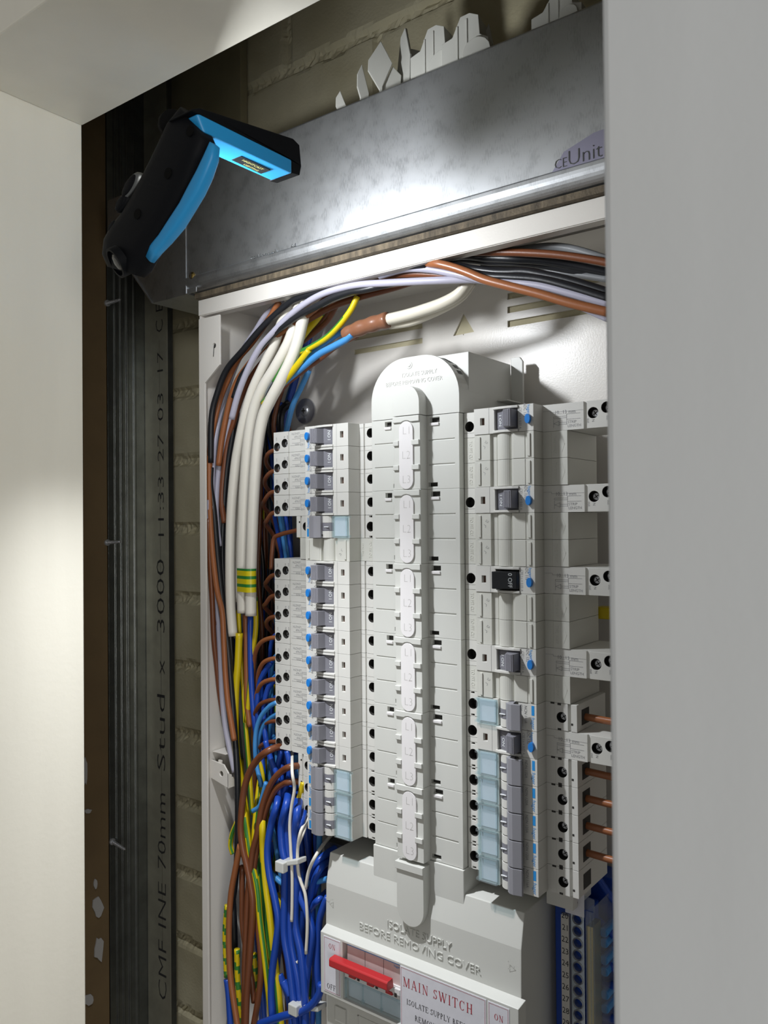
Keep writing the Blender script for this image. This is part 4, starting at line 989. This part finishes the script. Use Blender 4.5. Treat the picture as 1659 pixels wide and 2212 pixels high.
for p_, r_, y_, l_ in [
 ('640,640 612,690 592,745 565,800 543,850 526,912 515,965 508,1010 500,1100 497,1200 498,1300 503,1374', 4.3, 14, 'leftmost white sheathed cable, stripped lowest down'),
 ('640,650 618,720 580,800 556,865 537,930 525,1000 514,1100 511,1200 513,1300', 4.2, 24, 'white sheathed cable half hidden between the leftmost and the taped pair'),
 ('650,640 640,690 624,740 596,792 568,838 549,885 537,950 529,1050 525,1150 523,1225 524,1270 525,1324', 4.9, 14, 'left cable of the white pair bound with green and yellow tape'),
 ('662,650 652,700 636,760 608,820 584,865 567,905 555,980 547,1100 543,1225 542,1275 542,1330', 4.9, 12, 'right cable of the white pair bound with green and yellow tape')]:
    cable(p_, 'white', r_, y_, l_, G2)
mb = MB(); a, b = wp(516, 1227, 12, 4), wp(516, 1276, 12, 4)
pc = [P(524, 1227, 13), P(541, 1227, 10), P(524, 1277, 13), P(541, 1277, 10)]
def taped(mb, cA, cB, zt, zb, r):
    u = (cB-cA); u.z = 0; L = u.length; u.normalize(); v = Vector((-u.y, u.x, 0)); ring = []
    for i in range(11): a = math.pi/2+math.pi*i/10; ring.append(cA+(u*math.cos(a)+v*math.sin(a))*r)
    for i in range(11): a = -math.pi/2+math.pi*i/10; ring.append(cB+(u*math.cos(a)+v*math.sin(a))*r)
    n = len(ring); mb.add([(p.x, p.y, zt) for p in ring]+[(p.x, p.y, zb) for p in ring], [(i, (i+1) % n, (i+1) % n+n, i+n) for i in range(n)])
taped(mb, pc[0], pc[1], pc[0].z, pc[2].z, 5.0)
tag(mb.build('earth_tape', 'bands', smooth_=True, loc=True), 'green and yellow banded tape around two white sheathed cables', 'tape')
for p_, c_, r_, y_, l_, g_ in [
 ('1015,606 992,635 957,655 912,671 878,681 840,690', 'cream', 4.4, 20, 'upper cream cable entering the brown tape sleeve from the right', None),
 ('1022,610 1000,640 965,663 920,684 884,697 843,703', 'cream', 3.0, 26, 'lower cream cable entering the brown tape sleeve from the right', None)]:
    cable(p_, c_, r_, y_, l_, 'cream cables at the tape sleeve')
pts = [P(838, 691, 20), P(815, 697, 20), P(790, 705, 20), P(765, 714, 20), P(745, 724, 20)]
tag(MB().tube(pts, 6.0, 14, rings=lambda t: 1.0+.05*math.sin(t*23)-.25*max(0, t-.6)).build('tape_sleeve', 'tape', smooth_=True, loc=True), 'brown tape sleeve joining cream cables to blue and brown cores', 'tape')
for p_, c_, r_, y_, l_ in [
 ('757,714 735,718 700,742 665,770 630,801 597,835 575,868', 'lblue', 2.5, 24, 'upper light blue core leaving the brown tape sleeve'),
 ('760,722 745,735 717,750 686,767 647,799 612,828 581,862', 'lblue', 2.7, 18, 'lower light blue core leaving the brown tape sleeve'),
 ('770,725 730,745 693,773 655,800 620,828 590,862 565,905', 'brown', 2.5, 30, 'brown core leaving the brown tape sleeve below the blue ones'),
 ('772,640 759,668 735,700 707,728 672,750 637,767 616,786 592,825', 'gy', 2.5, 16, 'green and yellow core hanging from the roof in front'),
 ('700,668 684,690 665,712 647,737 625,775', 'gy', 3.0, 34, 'short green and yellow core behind the sweep near the roof'),
 ('668,756 645,785 625,810 598,842 568,872', 'gy', 2.8, 14, 'green and yellow core directly above the blue pair'),
 ('726,661 707,693 679,718 647,744 625,770 600,810', 'brown', 2.4, 40, 'brown core dropping behind the green and yellow ones near the roof'),
 ('712,668 690,700 665,725 640,750 618,790', 'brown', 2.4, 46, 'deeper brown core dropping near the roof'),
 ('668,800 650,838 632,877 618,935 605,1000', 'lblue', 2.5, 50, 'light blue core falling alone left of the penny washer')]:
    cable(p_, c_, r_, y_, l_, 'cores fanning out below the roof')
# the left-hand vertical run
DOWN = [
 ('452,985 452,1060 455,1130 460,1200 469,1275 480,1324 484,1397 487,1456 492,1513 498,1551 506,1600', 'orange', 2.5, 6, 'brown core in front of the left run from mid height down to the bracket'),
 ('456,1010 455,1050 462,1104 470,1201 480,1299 492,1397 498,1470 505,1560 512,1660 514,1760 512,1850 505,1930 492,1990', 'black', 2.7, 10, 'black core crossing the left run diagonally'),
 ('452,1080 453,1165 458,1250 469,1311 475,1397 478,1456 481,1513 487,1570 496,1617 507,1668', 'lilac', 2.5, 14, 'lilac core passing above the steel bracket'),
 ('450,1120 453,1200 458,1290 462,1380 468,1437 474,1494 482,1545', 'brown', 2.4, 18, 'leftmost brown core at mid height beside the flange'),
 ('500,890 484,955 472,1019 467,1080 468,1128 474,1180', 'lilac', 2.6, 16, 'lilac core between brown ones at the top of the left run'),
 ('511,890 499,958 488,1031 482,1128 480,1201 487,1299 497,1372 503,1456 510,1551 518,1640', 'black', 3.0, 20, 'upper black core beside the leftmost white sheath'),
 ('506,900 494,968 483,1045 476,1130 474,1210 480,1300 490,1380 500,1470 505,1560 512,1650 516,1750', 'black', 2.7, 26, 'second black core beside the leftmost white sheath'),
 ('480,1150 478,1220 472,1290 468,1350', 'brown', 2.3, 30, 'brown core glimpsed between black ones'),
 ('517,1368 514,1437 509,1494 508,1570 511,1627 521,1693 531,1761 537,1825 547,1870 556,1930 563,2000 571,2060', 'yellow', 3.2, 16, 'broad yellow core down the middle of the left run'),
 ('531,1328 532,1400 533,1460 534,1520 540,1570', 'orange', 2.6, 24, 'brown core emerging from the left taped white cable'),
 ('541,1332 541,1400 543,1470 548,1540 556,1600', 'blue', 2.6, 22, 'blue core emerging from the right taped white cable'),
 ('515,1318 519,1400 524,1470 530,1560 538,1660 545,1760', 'gy', 2.2, 26, 'green and yellow core from behind the taped cables'),
 ('551,1290 553,1350 547,1410 540,1480 533,1560', 'gy', 2.4, 24, 'green and yellow core right of the taped cables'),
 ('503,1380 505,1440 502,1500 508,1580', 'blue', 2.2, 34, 'blue core behind the cut end of the leftmost sheath')]
for p_, c_, r_, y_, l_ in DOWN: cable(p_, c_, r_, y_, l_, 'cores running down the left side')
# dark mass of cores behind the left breakers
random.seed(21)
cols = ['brown', 'black', 'blue', 'brown', 'gy', 'black', 'brown', 'lblue', 'brown', 'black', 'blue', 'brown', 'gy', 'brown', 'black', 'blue', 'brown', 'lblue', 'black', 'blue', 'brown', 'blue']
for i, c_ in enumerate(cols):
    x0_ = 562+i*3.2; Y_ = 62+(i*7) % 30; j = lambda s_: random.uniform(-s_, s_)
    top = f'{598+i*4+j(6):.0f},{800-i*6+j(10):.0f} ' if i % 2 else f'{580+i*3:.0f},{865+j(10):.0f} '
    path = top+' '.join(f'{x0_+j(7)-(8 if y < 1000 else 0):.0f},{y}' for y in (900, 1000, 1120, 1240, 1360, 1480, 1600, 1700))
    cable(path, c_, 2.2, Y_, f'dim {dict(gy="green and yellow", lblue="light blue").get(c_, c_)} core, {ORD[i]} from left behind the left-hand breaker ends', 'dim cores behind the left-hand breakers')
# tails into the left breakers
rows = [0, 1, 2, 3]+list(range(6, 15))
for n_, i in enumerate(rows):
    z = row_z(i); low = i >= 9
    e = Vector((CX-146.2, 19, z-5.5))
    q = [e+Vector((4, 0, 0)), e+Vector((-7, -1, -.5)), e+Vector((-16, 1, -4-(i*5) % 4)), e+Vector((-25, 9, -11)), e+Vector((-29, 24, -24)), e+Vector((-26, 38, -60))]
    if low: q = [e+Vector((4, 0, 0)), e+Vector((-10, -1, -1)), e+Vector((-24, 0, -8)), e+Vector((-36, 6, -26)), e+Vector((-42, 14, -60)), e+Vector((-40, 20, -105)), e+Vector((-34, 22, -150))]
    k = 1+.05*((i*37) % 5-2); q = [e+(p-e)*k for p in q]
    o = MB().tube(q, 1.9, 10).build('breaker_tail', 'c_orange' if i in (9, 10, 11) else 'c_brown', smooth_=True, loc=True)
    tag(o, f'brown tail entering the {ORD[i]} way of the left-hand bank', 'cable', 'brown tails of the left-hand breakers')
    e2 = Vector((CX-146.2, 25, z-2.0)); k = .9+.05*((i*23) % 5)
    q = [e2+Vector((4, 0, 0)), e2+Vector((-5, 0, .5))*k, e2+Vector((-14, 4, -5))*k, e2+Vector((-22, 16, -22))*k, e2+Vector((-24, 26, -60))*k, e2+Vector((-18, 30, -110))*k]
    if low: q = [e2+Vector((4, 0, 0)), e2+Vector((-8, 0, -1))*k, e2+Vector((-18, 2, -10))*k, e2+Vector((-24, 6, -34))*k, e2+Vector((-24, 8, -80))*k, e2+Vector((-16, 10, -130))*k]
    o = MB().tube(q, 1.8, 10).build('breaker_tail', 'c_lblue' if i % 3 else 'c_blue', smooth_=True, loc=True)
    tag(o, f'blue tail entering the {ORD[i]} way of the left-hand bank', 'cable', 'blue tails of the left-hand breakers')
cable('661,1142 640,1146 622,1150 605,1155 592,1163 588,1190 586,1230', 'brown', 1.9, 24, 'brown tail entering the fifth way of the left-hand bank, bare of neighbours')
cable('668,1130 656,1122 652,1135 648,1150 652,1160', 'yellow', 2.6, 30, 'short yellow core end behind the fifth left-hand breaker')
LOOM = [
 ('640,1618,34 612,1612,20 581,1621 557,1640 539,1668 528,1703 523,1741 520,1790 524,1830 533,1868 541,1911 546,1960 540,2060 533,2150 530,2230', 'brown', 2.9, 4, 'largest brown core arching from below the fifteenth left-hand breaker'),
 ('676,1662,30 655,1655,20 629,1656 610,1665 591,1684 577,1712 565,1750 556,1800 546,1840 540,1889 535,1940 532,2000 529,2081 528,2170 527,2230', 'brown', 2.7, 6, 'brown core arching from the sixteenth left-hand breaker'),
 ('676,1694,30 655,1689,20 628,1689 612,1693 595,1706 582,1731 571,1762 562,1800 552,1850 547,1911 556,1990 564,2081 559,2150 548,2215', 'brown', 2.7, 9, 'brown core arching from the seventeenth left-hand breaker'),
 ('519,1825 508,1880 499,1932 495,1996 495,2060 499,2120 509,2190 516,2230', 'orange', 2.6, 4, 'leftmost brown core hanging in the lower loom'),
 ('523,1870 523,1940 524,2000 533,2060 543,2110 549,2165', 'brown', 2.5, 12, 'short brown core ending inside the lower loom'),
 ('520,1640,34 522,1700,20 527,1750 534,1800 543,1860 555,1915 562,1990 572,2070 581,2150 590,2230', 'gy', 2.6, 8, 'left of the long green and yellow cores in the lower loom'),
 ('575,1640,36 566,1720,24 567,1775 568,1830 573,1905 581,1970 590,2050 600,2130 608,2230', 'gy', 3.0, 8, 'broad yellow core with green stripe beside the brown arches'),
 ('566,1660,36 558,1710,24 549,1804 553,1860 562,1935 566,2000 575,2080 583,2150', 'gy', 2.4, 14, 'green striped core between brown arches in the lower loom'),
 ('578,1740 568,1800 560,1860 563,1920 570,1990 582,2080', 'gy', 2.4, 18, 'deeper green and yellow core behind the brown arches'),
 ('598,1930 608,1950 611,1975 605,2000 596,2030', 'yellow', 2.4, 22, 'short yellow bend right of the long green and yellow cores'),
 ('512,1775 502,1800 498,1825 503,1845', 'gy', 2.2, 14, 'small yellow loop poking out left of the loom'),
 ('490,1955 486,2010 487,2060 489,2110', 'spiral', 2.2, 8, 'spiral striped green and yellow sleeve at the left edge of the loom'),
 ('512,2050 513,2110 518,2170 523,2230', 'spiral', 2.6, 14, 'spiral striped green and yellow sleeve between brown cores'),
 ('548,2060 551,2110 556,2160', 'spiral', 3.0, 16, 'short spiral striped sleeve deep in the loom'),
 ('501,1930 505,2000 506,2080 500,2160 496,2230', 'black', 3.2, 22, 'black core behind the leftmost brown one in the loom'),
 ('490,2115 494,2150 497,2200 500,2240', 'blue', 2.8, 8, 'dark blue core at the lower left edge of the loom'),
 ('612,1640,44 604,1700,24 598,1738 586,1780 578,1836 582,1889 594,1943 601,1990 596,2040 588,2100 586,2160 592,2230', 'blue', 3.0, 4, 'leftmost long blue core curving down the loom'),
 ('634,1640,46 626,1690,30 619,1735 608,1783 609,1825 615,1868 615,1932 614,2017 624,2081 632,2145 640,2230', 'blue', 3.1, 2, 'second long blue core under the cable tie'),
 ('646,1650,48 638,1700,30 631,1745 621,1793 622,1836 624,1889 625,1953 629,2039 645,2124 655,2230', 'blue', 3.1, 6, 'third long blue core under the cable tie'),
 ('662,1660,48 652,1705,32 643,1750 637,1804 638,1847 639,1911 638,1996 650,2060 658,2145 661,2230', 'blue', 3.2, 2, 'fourth long blue core under the cable tie'),
 ('676,1690,48 664,1730,30 652,1770 645,1800 640,1850 646,1925 664,1973 674,2017 666,2081 659,2150 657,2230', 'blue', 3.0, 5, 'blue core bulging to the right below the cable tie'),
 ('735,1828,40 712,1840,30 688,1860 672,1886 663,1921 656,1965', 'blue', 2.9, 18, 'highest of the blue cores bending behind the incomer cover'),
 ('735,1846,40 712,1858,30 692,1876 677,1908 668,1950 664,1990', 'blue', 2.9, 14, 'second blue core bending behind the incomer cover'),
 ('735,1866,40 712,1878,30 692,1896 680,1921 674,1960', 'blue', 2.9, 18, 'third blue core bending behind the incomer cover'),
 ('735,1910,40 712,1922,30 690,1942 678,1953 664,1972', 'blue', 2.6, 14, 'short blue core meeting the incomer cover edge at its pointer mark'),
 ('708,1938 698,1960 690,1990 686,2050 686,2100 690,2140', 'blue', 2.8, 10, 'blue core hugging the left edge of the incomer cover'),
 ('694,2125 688,2150 672,2172 645,2188 615,2194 590,2202 560,2212', 'blue', 3.0, 0, 'blue core crossing sideways in front at the bottom of the loom'),
 ('585,1886 600,1900 612,1909 640,1914 655,1911 680,1905 712,1898', 'lblue', 2.4, 16, 'light blue core crossing sideways behind the tied cores'),
 ('604,2105 612,2125 622,2150 628,2185 634,2230', 'blue', 2.8, 10, 'bright blue core stub low between loom halves'),
 ('612,2120 620,2135 628,2150', 'blue', 3.2, 4, 'short thick blue stub near the lower cable tie'),
 ('634,1560,40 632,1612,30 631,1665 636,1703 630,1741 626,1783 628,1836 631,1889 631,1953 630,1990', 'white', 1.3, -2, 'thin white core running straight over the blue ones under the tie'),
 ('684,1740,40 668,1764,16 650,1795 643,1836 644,1880 650,1905 660,1936 664,1996 661,2060', 'white', 1.3, 0, 'thin white core curving right of the cable tie'),
 ('684,1745,42 667,1768,18 655,1800 645,1825 640,1850', 'white', 1.2, 2, 'second thin white core from the lowest left-hand breaker'),
 ('730,1790,50 706,1815,30 683,1847 667,1882 660,1920', 'white', 1.4, 6, 'thin white core crossing the blue bends near the incomer cover'),
 ('640,2075 642,2110 645,2150', 'white', 1.2, 6, 'thin white core seen low between tied blue cores'),
]
for p_, c_, r_, y_, l_ in LOOM: cable(p_, c_, r_, y_, l_, 'cores of the lower loom')
random.seed(5)
for i in range(20):   # blue cores filling the loom behind
    x0_ = 560+i*7.2; j = lambda s_: random.uniform(-s_, s_)
    c_ = ['blue', 'blue', 'lblue', 'blue', 'gy', 'blue', 'blue', 'brown'][i % 8]
    path = ' '.join(f'{min(x0_+j(9)+(y-1500)*.03*(1 if i > 10 else .2), 690 if y < 1850 else 688):.0f},{y}' for y in (1450, 1540, 1630, 1720, 1810, 1900, 2000, 2100, 2220))
    cable(path, c_, 2.5, 38+(i*11) % 28, f'{dict(gy="green and yellow", lblue="light blue").get(c_, c_)} core, {ORD[i]} from left in the lower loom rear layer', 'rear cores of the lower loom')
MIDB = [
 ('598,1517 581,1527 562,1551 552,1589 553,1646 566,1700', 'lblue', 2.0, 14), ('600,1541 583,1551 568,1568 558,1600 555,1640', 'lblue', 2.0, 18),
 ('575,1690 567,1720 560,1742 546,1752', 'lblue', 2.0, 8), ('586,1430 572,1450 560,1480 556,1530 562,1600 570,1680', 'blue', 2.4, 22),
 ('596,1465 578,1490 570,1540 575,1600 590,1660 596,1720', 'blue', 2.4, 20), ('608,1620 600,1660 603,1700 612,1760', 'blue', 2.4, 16),
 ('620,1622 626,1660 618,1700 600,1750', 'blue', 2.4, 14), ('573,1600 585,1640 600,1680 606,1730', 'blue', 2.4, 12), ('640,1630 642,1680 630,1730', 'lblue', 2.2, 24)]
for i, (p_, c_, r_, y_) in enumerate(MIDB): cable(p_, c_, r_, y_, f'{ORD[i]} blue core from the left in the tangle beside the middle breakers', 'blue tangle beside the middle breakers')
cable('656,1690 650,1712 645,1733', 'yellow', 2.6, 14, 'short bright yellow core end beside the seventeenth left-hand breaker')
cable('552,1590 558,1630 568,1680 566,1720', 'gy', 2.0, 20, 'green and yellow core woven through the blue tangle')
# cable ties
for (xa_, ya2, xb2, yb2, Y_, lab) in [(606, 1866, 644, 1862, -4, 'pale nylon cable tie with square head holding the blue cores'), (634, 2172, 688, 2180, 0, 'pale nylon cable tie at the bottom of the blue cores')]:
    a, b = P(xa_, ya2, Y_), P(xb2, yb2, Y_); mb = MB(); h = 2.1
    mb.add([(a.x, Y_-1, a.z-h), (b.x, Y_-1, b.z-h), (b.x, Y_-1, b.z+h), (a.x, Y_-1, a.z+h), (a.x-1, Y_+9, a.z-h), (b.x+1, Y_+9, b.z-h), (b.x+1, Y_+9, b.z+h), (a.x-1, Y_+9, a.z+h)],
           [(0, 1, 2, 3), (1, 5, 6, 2), (5, 4, 7, 6), (4, 0, 3, 7), (3, 2, 6, 7), (0, 1, 5, 4)])
    c = a.lerp(b, .32 if Y_ else .3); mb.box(a.x-1, a.x+8, Y_-5.5, Y_+.5, a.z-4.4, a.z+4.0)
    tag(mb.build('cable_tie', 'tie', bevel=.8, loc=True), lab, 'cable tie', 'cable ties on the loom')
# stubs on the right
for n_, i in enumerate([11, 13, 14, 15, 16]):
    z = row_z(i); q = [Vector((CX+118, 26, z-1)), Vector((CX+132, 26, z-1.5)), Vector((CX+150, 27, z-3)), Vector((CX+175, 34, z-12))]
    tag(MB().tube(q, 2.3, 10).build('breaker_tail', 'c_orange', smooth_=True, loc=True), f'brown tail leaving the {ORD[i]} way of the right-hand bank', 'cable', 'brown tails of the right-hand breakers')
for i, (x0_, y0_, x1_, y1_) in enumerate([(1290, 1985, 1340, 2030), (1290, 2060, 1340, 2100), (1288, 2125, 1340, 2125), (1290, 1895, 1340, 1960), (1290, 2190, 1340, 2200)]):
    cable(f'{x0_},{y0_} {(x0_+x1_)//2},{(y0_+y1_)//2+4} {x1_},{y1_}', 'blue', 2.6, 68, f'{ORD[i]} blue core seen between clear cover and right stile', 'blue cores behind the clear cover')
for i, (x, y) in enumerate([(1303, 2015), (1304, 2038), (1304, 2075), (1305, 2100), (1306, 2150), (1306, 2180)]):
    q = P(x, y, 60); tag(MB().cyl((q.x, 60, q.z), 3.2, 'Y', 20, n=14).build('blue_terminal', 'c_lblue', bevel=.5, loc=True), f'{ORD[i]} round blue terminal from the top in the shade beside the clear cover', 'terminal', 'round blue terminals beside the clear cover')
